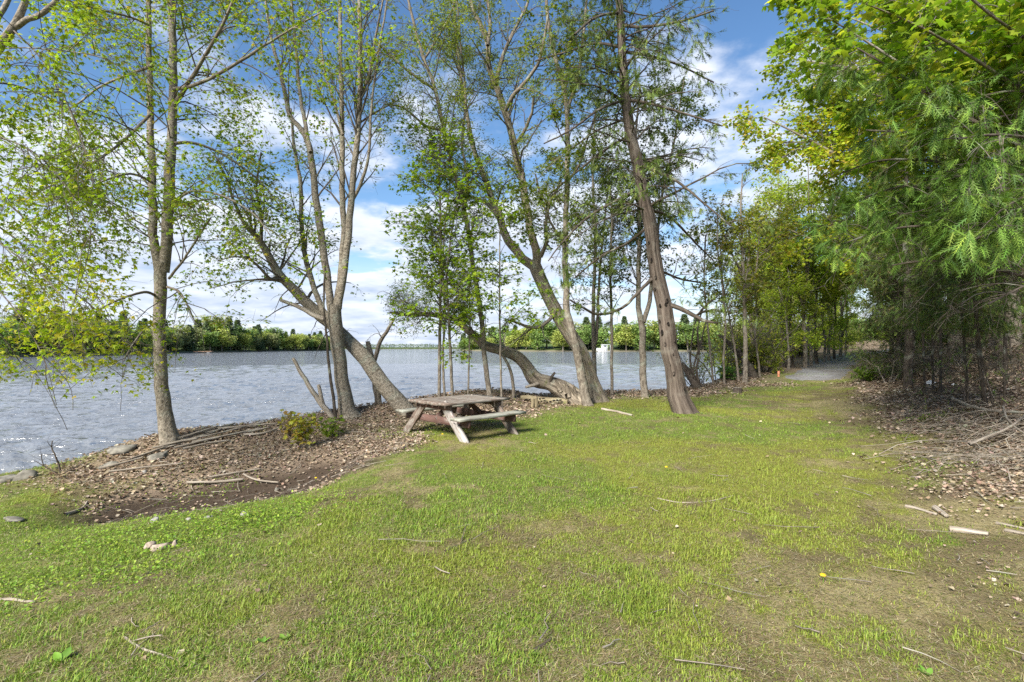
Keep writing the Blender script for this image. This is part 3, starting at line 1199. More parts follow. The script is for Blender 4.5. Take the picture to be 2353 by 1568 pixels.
# ------------------------------------------------------------------ trees
def limb_px(pts, Y, dy=None):
    """(px, py, radius px) list at distance Y (dy: extra distance per point) -> world points, radii"""
    P, Rr = [], []
    for i, (a, b, r) in enumerate(pts):
        yy = Y + (dy[i] if dy is not None else 0.0)
        P.append(W(a, b, yy))
        Rr.append(0.96 * r / F * yy / math.sqrt(1 + ((a - 1176.5) / F) ** 2))
    return A(P), A(Rr)


class Tree:
    def __init__(self, name, label, base, group=None, cat='tree', seed=1):
        self.base = A(base, float)
        self.root = thing(name, label, cat, self.base, 0, group)
        self.limbs = []
        self.rg = np.random.RandomState(seed)

    def limb(self, P, Rr, mat, name='limb', n=None, sides=10, rough=0.05, cap=False, use=True, parent=None):
        n = n or max(10, len(P) * 5)
        q, r = resample(P, Rr, n)
        rg = self.rg
        # even spacing along the stem, then a slow wander of the centre line
        qd, rd = resample(P, Rr, n * 6)
        al = np.concatenate([[0], np.cumsum(np.linalg.norm(np.diff(qd, axis=0), axis=1))])
        u = np.linspace(0, al[-1], n)
        q = np.stack([np.interp(u, al, qd[:, k]) for k in range(3)], 1)
        r = np.interp(u, al, rd)
        fr = 0.9 / max(0.12, 4 * r.mean())
        q = q + (np.stack([fbm(u * fr + rg.rand() * 50, np.full(n, k * 7.7), 2) - 0.5 for k in range(3)], 1)) * np.minimum(r, 0.12)[:, None] * 0.7
        V, Q, B = tubes(q[None], r[None], sides, rough, int(rg.randint(9999)))
        Fs = [Q]
        if cap:
            last = len(V) - sides
            Fs.append(A([tuple(range(last, last + sides))]))
        me = make_mesh(name, V - self.base, Fs, mat, bk=B, smooth=True)
        o = link(name, me, parent or self.root)
        if use:
            q2, r2 = resample(q, r, 24)
            self.limbs.append((q2, r2))
        return o

    def arr(self, sel=None):
        ls = self.limbs if sel is None else [self.limbs[i] for i in sel]
        return np.stack([a for a, b in ls]), np.stack([b for a, b in ls])

    def add(self, name, parts, mat, parent=None):
        V, Q, B = merge(parts)
        return link(name, make_mesh(name, V - self.base, Q, mat, bk=B, smooth=True), parent or self.root, 'stuff')

    def leaves(self, name, V, Fc, C, mat):
        return link(name, make_mesh(name, V - self.base, Fc, mat, C), self.root, 'stuff')


def leaf_points(rg, P, n, t0=0.15, t1=1.0):
    m, k, _ = P.shape
    ln = np.linalg.norm(np.diff(P, axis=1), axis=2).sum(1)
    par = rg.choice(m, n, p=ln / ln.sum())
    ft = (t0 + (t1 - t0) * rg.rand(n)) * (k - 1)
    i = np.minimum(ft.astype(int), k - 2)
    f = (ft - i)[:, None]
    return P[par, i] * (1 - f) + P[par, i + 1] * f, nrm(P[par, i + 1] - P[par, i])


MAPLE_SPRING = [(0.27, 0.36, 0.028), (0.22, 0.32, 0.025), (0.33, 0.38, 0.034), (0.17, 0.25, 0.022), (0.34, 0.28, 0.04)]
MAPLE_W = [4, 3, 3, 2, 0.8]
YELLOW = [(0.38, 0.42, 0.03), (0.32, 0.40, 0.03), (0.44, 0.43, 0.035), (0.24, 0.32, 0.026), (0.40, 0.33, 0.05)]
OLIVE = [(0.22, 0.27, 0.045), (0.18, 0.235, 0.04), (0.27, 0.30, 0.055), (0.15, 0.19, 0.035)]
CEDAR = [(0.095, 0.155, 0.030), (0.12, 0.18, 0.034), (0.15, 0.20, 0.038), (0.065, 0.115, 0.025)]
FRESH_CEDAR = [(0.105, 0.19, 0.028), (0.14, 0.235, 0.033), (0.07, 0.135, 0.024), (0.21, 0.30, 0.045)]


def foliage(tr, B1, R1, n2, l2, n3, l3, nl, tpl, size, cols, w, mat=None, twig_mat=None, ang2=(30, 65), ang3=(30, 70), up2=0.05, droop2=0.15, droop3=0.15,
            leaf_droop=0.25, cluster=3, spread=0.05, tilt=0.5, t2=(0.25, 1.0), flat=0.3, keep=None, crown='crown', twigs='twigs', twig_r=0.0022, jit=0.18, extra=None):
    """second and third order twigs on branches B1 and leaves on them"""
    rg = tr.rg
    twig_mat = twig_mat or M_TWIG
    mat = mat or M_LEAF
    B2, R2 = grow(rg, B1, R1, n2, t2[0], t2[1], l2, ang2, 4, up2, droop2, 0.16, 0.6, twig_r * 1.5, flat=flat)
    B3, R3 = grow(rg, B2, R2, n3, 0.2, 1.0, l3, ang3, 2, 0.02, droop3, 0.18, 0.6, twig_r, flat=flat)
    if keep is not None:
        k2, k3 = keep(B2[:, -1]) & keep(B2[:, 2]), keep(B3[:, -1]) & keep(B3[:, 0])
        B2, R2, B3, R3 = B2[k2], R2[k2], B3[k3], R3[k3]
    tr.add(twigs, [tubes(B2, R2, 3), tubes(B3, R3, 3)], twig_mat)
    nc = max(1, nl // cluster)
    p, d = leaf_points(rg, B3, int(nc * 0.8))
    p2, d2 = leaf_points(rg, B2, nc - int(nc * 0.8), 0.4, 1.0)
    p, d = np.concatenate([p, p2]), np.concatenate([d, d2])
    p = np.repeat(p, cluster, 0)
    d = np.repeat(d, cluster, 0)
    n = len(p)
    p = p + rg.normal(size=(n, 3)) * spread
    az = rg.rand(n) * 6.283
    fw = np.stack([np.cos(az), np.sin(az), -leaf_droop + 0.35 * rg.normal(size=n)], 1) + 0.5 * d
    if keep is not None:
        kk = keep(p)
        p, fw = p[kk], fw[kk]
        n = len(p)
    Mx = frames(rg, fw, tilt)
    sc = size[0] + (size[1] - size[0]) * rg.rand(n)
    # colour drifts through the crown
    gsel = fbm(p[:, 0] * 1.3 + 5, p[:, 2] * 1.3 + p[:, 1], 3, 1.0)
    c = palette(rg, n, cols, w, jit) * (0.80 + 0.45 * gsel[:, None])
    V, Fc, C = scatter(tpl, p, Mx, sc, c)
    return tr.leaves(crown, V, Fc, C, mat)


def b1(tr, sel, n, t, ln, ang, up=0.1, droop=0.05, K=7, wig=0.10, rfac=0.45, bias=None, flat=0.0, rmin=0.006):
    P, Rr = tr.arr(sel)
    return grow(tr.rg, P, Rr, n, t[0], t[1], ln, ang, K, up, droop, wig, rfac, rmin, bias, flat=flat)


def maple_a():
    base = G(388, 1016)
    Y = base[1]
    tr = Tree('maple_tree', 'grey forked maple with bright spring leaves at the shore, nearest the left edge', base, seed=31)
    P, Rr = limb_px([(391, 1030, 34), (387, 1005, 27), (379, 950, 21), (370, 880, 19), (362, 800, 17), (364, 720, 17), (370, 650, 17.5), (374, 605, 17)], Y)
    tr.limb(P, Rr * 0.92, M_MAPLE_BARK, 'trunk', sides=20, rough=0.04, use=False)
    P, Rr = limb_px([(376, 625, 15), (382, 540, 14.5), (389, 430, 14), (395, 300, 12), (398, 150, 10), (393, 0, 9), (390, -180, 7), (380, -400, 4)], Y, [0, 0, 0, .05, .1, .1, .1, .1])
    tr.limb(P, Rr, M_MAPLE_BARK, 'stem', sides=12)
    P, Rr = limb_px([(366, 630, 12), (354, 560, 11.5), (351, 470, 11), (348, 370, 10), (344, 240, 8), (342, 110, 7), (341, 0, 6.5), (330, -160, 5), (320, -320, 3)], Y, [0, 0, .1, .2, .3, .4, .5, .6, .7])
    tr.limb(P, Rr, M_MAPLE_BARK, 'stem', sides=12)
    bl = [([(402, 240, 7), (430, 195, 6), (470, 130, 5), (510, 60, 4), (540, -10, 3)], [0, -.2, -.5, -.8, -1.0]),
          ([(400, 205, 6), (450, 195, 5), (520, 160, 4.5), (600, 110, 3.5), (690, 55, 2.5), (760, 20, 1.5)], [0, -.3, -.6, -.8, -1, -1.2]),
          ([(348, 260, 5), (310, 300, 4.5), (250, 350, 4), (170, 400, 3), (90, 440, 2)], [0, -.3, -.7, -1.2, -1.6]),
          ([(352, 150, 5), (300, 170, 4), (230, 200, 3.2), (160, 250, 2.6), (90, 270, 2)], [0, .4, .8, 1.2, 1.4]),
          ([(388, 640, 4), (420, 600, 3.5), (455, 545, 3), (485, 500, 2)], [0, -.2, -.5, -.7]),
          ([(384, 660, 4), (410, 670, 3.5), (430, 700, 3), (445, 735, 2), (455, 750, 1.5)], [0, -.3, -.6, -.8, -.9]),
          ([(358, 680, 4.5), (330, 672, 4), (270, 690, 3.2), (200, 730, 2.4), (150, 770, 1.6)], [0, -.5, -1.0, -1.5, -1.8]),
          ([(362, 740, 3.5), (330, 760, 3), (300, 800, 2.2), (285, 830, 1.4)], [0, -.5, -.9, -1.1]),
          ([(400, 330, 5), (450, 330, 4), (520, 360, 3), (600, 420, 2.2), (660, 500, 1.5)], [0, .3, .6, .9, 1.1]),
          ([(396, 470, 4), (440, 440, 3.5), (510, 450, 2.8), (580, 490, 2), (620, 540, 1.4)], [0, -.5, -1.0, -1.4, -1.6]),
          ([(350, 420, 4), (300, 400, 3.3), (230, 420, 2.6), (150, 470, 2)], [0, -.7, -1.4, -2.0]),
          ([(347, 60, 4), (300, 40, 3.2), (220, 20, 2.6), (150, 0, 2)], [0, -.5, -1.0, -1.6])]
    for pts, dy in bl:
        P, Rr = limb_px(pts, Y, dy)
        tr.limb(P, Rr, M_GREY_BARK, 'branch', sides=6, rough=0.03)
    B, Rb = b1(tr, [0, 1], 100, (0.06, 0.95), (1.4, 3.6), (45, 80), 0.12, 0.25, wig=0.17, rfac=0.18)
    Bb, Rbb = b1(tr, list(range(2, 14)), 110, (0.2, 0.98), (0.7, 2.0), (25, 60), 0.0, 0.3, K=7)
    B1 = np.concatenate([B, Bb])
    R1 = np.concatenate([Rb, Rbb])
    tr.add('branches', [tubes(B1, R1, 5)], M_TWIG)
    lim = lambda p: (p[:, 2] > CZ + 0.2)
    foliage(tr, B1, R1, 900, (0.45, 1.3), 3200, (0.2, 0.6), 19000, TRI3, (0.045, 0.085), MAPLE_SPRING, MAPLE_W, tilt=0.3, keep=lim, droop2=0.3, droop3=0.3, leaf_droop=0.35, spread=0.08, cluster=2)


def maple_left():
    """tree whose trunk stands outside the left edge; drooping yellow-green branches"""
    Y = 7.6
    bx = (-330 - 1176.5) / F * Y
    base = A([bx, Y, hz(bx, Y)])
    tr = Tree('maple_tree', 'grey maple limb entering at the upper left corner with drooping yellow-green branches', base, seed=47)
    P, Rr = limb_px([(-330, 1080, 34), (-310, 900, 26), (-270, 700, 24), (-210, 480, 22), (-130, 290, 20), (-50, 165, 17), (0, 108, 14), (30, 66, 12), (52, 20, 10), (68, -30, 9), (80, -160, 6)], Y)
    tr.limb(P, Rr, M_MAPLE_BARK, 'trunk', sides=14, use=False)
    P, Rr = limb_px([(36, 62, 9), (60, 46, 8.5), (90, 34, 8), (112, 16, 7.5), (132, -4, 7), (170, -60, 5)], Y)
    tr.limb(P, Rr, M_MAPLE_BARK, 'limb', sides=10)
    P, Rr = limb_px([(-90, 210, 9), (-40, 110, 8.5), (-5, 40, 8), (18, 2, 7.5), (40, -60, 6)], Y, [0, .3, .5, .6, .7])
    tr.limb(P, Rr, M_MAPLE_BARK, 'limb', sides=10)
    bl = [([(-200, 440, 8), (-100, 480, 6), (0, 560, 4.5), (80, 620, 3.5), (150, 690, 2.5), (190, 760, 1.6)], [0, -.3, -.6, -.8, -1, -1.1]),
          ([(-180, 400, 8), (-80, 420, 6), (20, 470, 4.5), (110, 560, 3.4), (200, 650, 2.5), (260, 740, 1.8), (290, 800, 1.2)], [0, .2, .4, .5, .6, .6, .6]),
          ([(-220, 520, 8), (-120, 560, 6), (-30, 640, 4.5), (40, 720, 3.2), (90, 800, 2), (110, 850, 1.3)], [0, -.4, -.8, -1, -1.2, -1.3]),
          ([(-120, 300, 7), (-30, 310, 5.5), (60, 340, 4.2), (130, 400, 3.2), (190, 490, 2.4), (230, 580, 1.6)], [0, -.5, -1, -1.3, -1.5, -1.6]),
          ([(-60, 190, 6), (30, 195, 5), (120, 230, 4), (210, 290, 3), (280, 380, 2), (320, 460, 1.3)], [0, .5, .9, 1.3, 1.6, 1.8]),
          ([(0, 112, 4.5), (60, 110, 3.5), (150, 118, 2.8), (230, 128, 1.8)], [0, -.4, -.9, -1.3]),
          ([(-230, 560, 8), (-140, 620, 6), (-60, 700, 4.5), (10, 780, 3), (50, 840, 1.8)], [0, .4, .9, 1.2, 1.4]),
          ([(-190, 430, 8), (-90, 470, 6.5), (30, 545, 5), (130, 640, 3.6), (230, 720, 2.6), (300, 790, 1.8), (340, 850, 1.2)], [0, .6, 1.1, 1.5, 1.8, 2.0, 2.1]),
          ([(30, 70, 5), (90, 130, 4), (150, 230, 3), (190, 330, 2.2), (215, 420, 1.5)], [0, -.5, -1, -1.3, -1.5])]
    for pts, dy in bl:
        P, Rr = limb_px(pts, Y, dy)
        tr.limb(P, Rr * 0.62, M_TWIG, 'branch', sides=6, rough=0.03)
    B1, R1 = b1(tr, list(range(2, 11)), 130, (0.25, 0.98), (0.7, 2.0), (25, 60), 0.0, 0.35)
    tr.add('branches', [tubes(B1, R1, 5)], M_TWIG)
    inb = lambda p: (p[:, 0] > -1.12 * p[:, 1]) & (p[:, 2] > CZ - 0.65)
    low = lambda p: inb(p) & (p[:, 2] < CZ + 1.25)
    high = lambda p: inb(p) & (p[:, 2] >= CZ + 1.0)
    foliage(tr, B1, R1, 420, (0.4, 1.1), 1300, (0.2, 0.5), 3300, TRI3, (0.05, 0.09), YELLOW, [4, 4, 2, 3, 0.7], tilt=0.35, keep=low, droop2=0.35, droop3=0.3, leaf_droop=0.35, cluster=2, spread=0.08)
    foliage(tr, B1, R1, 420, (0.35, 0.9), 1200, (0.15, 0.4), 3800, TRI3, (0.045, 0.08), [(0.25, 0.34, 0.03), (0.30, 0.35, 0.035), (0.20, 0.28, 0.025), (0.33, 0.30, 0.05)], [4, 3, 3, 0.5],
            keep=high, tilt=0.3, cluster=2, droop2=0.35, droop3=0.3, leaf_droop=0.35, crown='upper_crown', twigs='upper_twigs')


def maple_b():
    base = G(798, 955)
    Y = base[1]
    tr = Tree('maple_tree', 'many-stemmed grey maple on the bank behind the maple seedlings', base, seed=53)
    P, Rr = limb_px([(806, 966, 30), (798, 945, 22), (789, 900, 17.5), (781, 840, 16), (774, 780, 17), (770, 730, 17), (769, 700, 15)], Y)
    tr.limb(P, Rr, M_MAPLE_BARK, 'trunk', sides=14, use=False)
    st = [([(766, 735, 12), (752, 640, 11), (735, 523, 11), (722, 420, 10), (710, 340, 9.5), (690, 295, 8), (664, 262, 7), (645, 167, 6), (627, 105, 5), (610, 0, 4), (590, -150, 3)], .35),
          ([(713, 350, 6), (700, 280, 6), (690, 220, 5.5), (684, 160, 5), (674, 50, 4.2), (664, -60, 3.5)], .3),
          ([(772, 720, 12), (785, 610, 10), (790, 520, 9), (786, 400, 8), (786, 300, 7.5), (783, 150, 6), (781, 0, 5), (778, -200, 3)], .1),
          ([(776, 710, 11), (794, 600, 10), (803, 500, 10), (816, 367, 9), (827, 233, 8), (828, 100, 7), (826, 0, 6), (826, -220, 4)], -.1),
          ([(806, 470, 5.5), (830, 420, 5), (848, 350, 4), (853, 250, 3.5), (870, 120, 3), (890, 0, 2.4), (905, -120, 2)], -.3),
          ([(768, 742, 10), (738, 705, 9), (710, 625, 8), (694, 530, 7), (690, 420, 6), (676, 340, 4.5), (668, 250, 3.5)], .6),
          ([(787, 310, 4.5), (770, 240, 4), (745, 160, 3.4), (735, 60, 3), (720, -40, 2.4)], .2),
          ([(827, 230, 4.5), (848, 170, 4), (862, 90, 3.2), (880, 0, 2.5)], -.2)]
    for pts, d in st:
        P, Rr = limb_px(pts, Y, np.linspace(0, d * 3, len(pts)))
        tr.limb(P, Rr * 0.82, M_MAPLE_BARK, 'stem', sides=10)
    P, Rr = limb_px([(745, 735, 6.5), (712, 720, 6), (680, 702, 5), (645, 690, 4)], Y, [0, .1, .2, .3])
    tr.limb(P, Rr, M_DEAD, 'broken_stub', sides=8, cap=True, use=False)
    B1, R1 = b1(tr, None, 130, (0.2, 0.98), (0.7, 2.2), (25, 60), 0.25, -0.02, wig=0.08, rfac=0.4)
    tr.add('branches', [tubes(B1, R1, 5)], M_TWIG)
    hi = lambda p: (p[:, 2] > CZ + 0.6) & (p[:, 2] < 13)
    foliage(tr, B1, R1, 700, (0.4, 1.2), 1500, (0.2, 0.5), 4200, TRI3, (0.05, 0.09), MAPLE_SPRING, MAPLE_W, keep=hi, droop2=0.0, droop3=0.05, cluster=4, up2=0.15, t2=(0.3, 1))


def maple_lean():
    base = G(932, 950)
    Y = base[1]
    tr = Tree('maple_tree', 'leaning grey maple trunk rising to the upper left from behind the picnic table', base, seed=59)
    dy = [0, 0, 0, .1, .2, .3, .35, .3, .2, 0, -.2]
    P, Rr = limb_px([(945, 962, 26), (925, 938, 21), (880, 885, 19), (832, 817, 18), (795, 775, 17), (748, 735, 14.5), (700, 690, 13), (655, 645, 11.5), (620, 592, 10), (590, 545, 8), (562, 518, 6)], Y, dy)
    tr.limb(P, Rr, M_MAPLE_BARK, 'trunk', sides=14)
    P, Rr = limb_px([(565, 522, 5), (540, 470, 4), (520, 410, 3), (490, 350, 2)], Y - .2, [0, -.2, -.4, -.6])
    tr.limb(P, Rr, M_GREY_BARK, 'branch', sides=6)
    P, Rr = limb_px([(645, 640, 5), (620, 640, 4), (580, 600, 3), (540, 590, 2), (500, 600, 1.5)], Y + .2, [0, -.3, -.7, -1, -1.2])
    tr.limb(P, Rr, M_GREY_BARK, 'branch', sides=6)
    P, Rr = limb_px([(600, 560, 5), (600, 500, 4), (590, 430, 3), (600, 350, 2)], Y, [0, -.1, -.3, -.5])
    tr.limb(P, Rr, M_GREY_BARK, 'branch', sides=6)
    Pm, Rm = tr.arr([0])
    B1, R1 = grow(tr.rg, Pm, Rm, 26, 0.62, 0.99, (1.0, 3.0), (35, 75), 7, 0.25, 0.1, 0.1, 0.4, 0.005)
    B2, R2 = b1(tr, [1, 2, 3], 34, (0.2, 0.98), (0.4, 1.2), (30, 60), 0.1, 0.15)
    B1, R1 = np.concatenate([B1, B2]), np.concatenate([R1, R2])
    tr.add('branches', [tubes(B1, R1, 5)], M_TWIG)
    # bare drooping twigs under the trunk
    B3, R3 = grow(tr.rg, Pm, Rm, 9, 0.45, 0.75, (0.6, 1.4), (50, 90), 7, -0.3, 0.5, 0.2, 0.15, 0.004)
    B4, R4 = grow(tr.rg, B3, R3, 26, 0.3, 1, (0.2, 0.6), (30, 70), 5, 0, 0.3, 0.2, 0.6, 0.003)
    tr.add('bare_twigs', [tubes(B3, R3, 4), tubes(B4, R4, 3)], M_TWIG)
    foliage(tr, B1, R1, 150, (0.35, 1.0), 400, (0.2, 0.55), 2300, TRI3, (0.05, 0.09), [(0.26, 0.36, 0.03), (0.20, 0.30, 0.025), (0.32, 0.38, 0.035)], None, cluster=2, spread=0.09, droop2=0.2, droop3=0.2,
            keep=lambda p: p[:, 2] > CZ + 1.0)


def snag(label, limbs, Y, base, name='dead_snag', mat=None, tw=0, seed=3, cat='snag'):
    tr = Tree(name, label, base, cat=cat, seed=seed)
    for i, (pts, dy) in enumerate(limbs):
        P, Rr = limb_px(pts, Y, np.linspace(0, dy, len(pts)))
        tr.limb(P, Rr, mat or M_DEAD, 'trunk' if i == 0 else 'limb', sides=9, rough=0.12, cap=True)
    if tw:
        B1, R1 = b1(tr, None, tw, (0.4, 1.0), (0.3, 0.9), (30, 80), 0.0, 0.25, wig=0.25, rfac=0.35, rmin=0.004)
        B2, R2 = grow(tr.rg, B1, R1, tw * 3, 0.3, 1, (0.1, 0.4), (30, 70), 4, 0, 0.3, 0.2, 0.6, 0.003)
        tr.add('twigs', [tubes(B1, R1, 4), tubes(B2, R2, 3)], M_TWIG)
    return tr


def snags():
    b = G(764, 955)
    snag('broken dead branch stub slanting up left beside the many-stemmed maple', [([(766, 962, 7), (745, 935, 7), (717, 897, 6), (695, 862, 5.5), (673, 823, 4)], 0),
         ([(742, 930, 5), (736, 905, 5), (731, 884, 4)], 0.05)], b[1] - 0.1, b, 'broken_branch', seed=4, cat='dead branch')
    b2 = G(771, 957)
    snag('thin dark dead sapling standing in front of the many-stemmed maple', [([(771, 962, 4), (764, 900, 3.6), (757, 857, 3.4), (751, 774, 3), (744, 700, 2.6), (748, 600, 2)], 0.1)], b2[1] - 0.25, b2,
         'dead_sapling', M_DARK_BARK, 6, seed=5, cat='sapling')
    b = G(873, 949)
    snag('broken-topped grey dead trunk at the water, left of the picnic table', [([(874, 956, 9), (868, 915, 8.5), (862, 880, 8), (852, 820, 7), (846, 784, 5)], 0),
         ([(858, 835, 5), (866, 808, 5), (876, 780, 4.5), (892, 756, 4), (907, 731, 3)], -.2)], b[1] + 0.6, b + A([0, .6, -.2]), 'dead_tree', M_GREY_BARK, 14, seed=6, cat='dead tree')


SAP_L = [(0.26, 0.37, 0.028), (0.21, 0.32, 0.025), (0.33, 0.40, 0.034), (0.16, 0.25, 0.022)]


def saplings():
    specs = [
        ('slender leafy maple sapling straight behind the tabletop, leftmost of its clump', [(1009, 912, 5.5), (1010, 830, 5), (1011, 757, 4.8), (1012, 640, 4.3), (1013, 523, 3.8), (1010, 400, 3), (1012, 300, 2)], 0.0, 3600, 1900, 61),
        ('slim wavy maple sapling in the middle of the clump behind the tabletop', [(1022, 910, 4), (1019, 860, 3.8), (1017, 817, 3.6), (1022, 723, 3.4), (1018, 623, 3), (1022, 520, 2.4), (1035, 420, 1.6)], 0.15, 2200, 900, 62),
        ('grey-green maple sapling at the right of the clump behind the tabletop', [(1040, 910, 5), (1036, 840, 4.8), (1034, 790, 4.6), (1031, 724, 4), (1027, 630, 3.2), (1040, 520, 2.5), (1065, 400, 1.8)], 0.45, 2600, 900, 63),
        ('thin dark sapling behind the far end of the tabletop', [(1075, 905, 3), (1078, 820, 2.7), (1080, 740, 2.4), (1078, 660, 2), (1085, 570, 1.4)], 0.8, 900, 300, 64),
        ('thin straight sapling just right of the tabletop corner', [(1154, 935, 3.6), (1151, 880, 3.4), (1150, 823, 3.2), (1148, 700, 2.8), (1148, 600, 2.2), (1150, 480, 1.5)], 0.0, 1500, 500, 65)]
    for lab, pts, dy, nl, n3, sd in specs:
        b = G(pts[0][0], 928 if 'corner' not in lab else 937)
        tr = Tree('maple_sapling', lab, b, seed=sd, group=None, cat='sapling')
        P, Rr = limb_px(pts, b[1], np.zeros(len(pts)))
        P[0] = b - A([0, 0, 0.05])
        tr.limb(P, Rr * 0.76, M_GREY_BARK, 'trunk', sides=8)
        B1, R1 = b1(tr, None, max(10, nl // 75), (0.28, 0.97), (0.7, 2.0), (45, 80), 0.15, 0.12, rfac=0.5, rmin=0.004)
        tr.add('branches', [tubes(B1, R1, 4)], M_TWIG)
        foliage(tr, B1, R1, n3 // 4, (0.3, 0.9), n3, (0.12, 0.35), int(nl * 0.9), TRI3, (0.06, 0.115), SAP_L, [4, 3, 3, 1], droop2=0.2, droop3=0.25, leaf_droop=0.3, t2=(0.15, 1), flat=0.55, tilt=0.35,
                keep=lambda p: p[:, 2] > CZ - 0.45)
    b = G(1179, 916)
    tr = Tree('sapling', 'bare curved sapling bowing over to the left beside the arched fallen trunk', b, seed=66, cat='sapling')
    P, Rr = limb_px([(1180, 922, 4), (1178, 880, 3.8), (1172, 850, 3.6), (1160, 826, 3.2), (1150, 812, 2.6)], b[1])
    tr.limb(P, Rr, M_GREY_BARK, 'trunk', sides=8)


def tree_c():
    b = G(1126, 925)
    Y = b[1]
    tr = Tree('slender_tree', 'slender grey tree leaning left directly behind the far end of the picnic table', b, seed=71)
    P, Rr = limb_px([(1128, 928, 9.5), (1122, 890, 8), (1113, 823, 7.6), (1105, 723, 7.4), (1095, 656, 7.2), (1084, 590, 7), (1074, 523, 6.8), (1064, 470, 6.5), (1045, 400, 6.2), (1024, 317, 6), (998, 200, 5.5),
                     (971, 127, 5), (948, 43, 4.2), (928, -60, 3.4), (910, -200, 2.4)], Y)
    tr.limb(P, Rr * 0.78, M_GREY_BARK, 'trunk', sides=12, n=60)
    for pts in ([(1066, 480, 4), (1075, 420, 3.6), (1062, 330, 3.2), (1070, 230, 2.8), (1060, 120, 2.4), (1050, 0, 2)],
                [(998, 205, 3.6), (960, 180, 3.2), (910, 140, 2.8), (860, 90, 2.2)], [(1020, 300, 3.4), (980, 290, 3), (930, 250, 2.6), (890, 240, 2)], [(975, 135, 3), (1010, 80, 2.6), (1040, 20, 2.1), (1050, -50, 1.6)]):
        P, Rr = limb_px(pts, Y, np.linspace(0, tr.rg.normal() * 0.8, len(pts)))
        tr.limb(P, Rr, M_GREY_BARK, 'limb', sides=7)
    B1, R1 = b1(tr, None, 80, (0.3, 0.98), (0.7, 2.2), (25, 60), 0.2, 0.02, rfac=0.4)
    tr.add('branches', [tubes(B1, R1, 4)], M_TWIG)
    foliage(tr, B1, R1, 450, (0.4, 1.1), 1300, (0.2, 0.5), 11000, NARROW, (0.06, 0.12), OLIVE, None, droop2=0.05, droop3=0.2, cluster=4, keep=lambda p: (p[:, 2] > CZ + 2.2) & (p[:, 2] < 14))


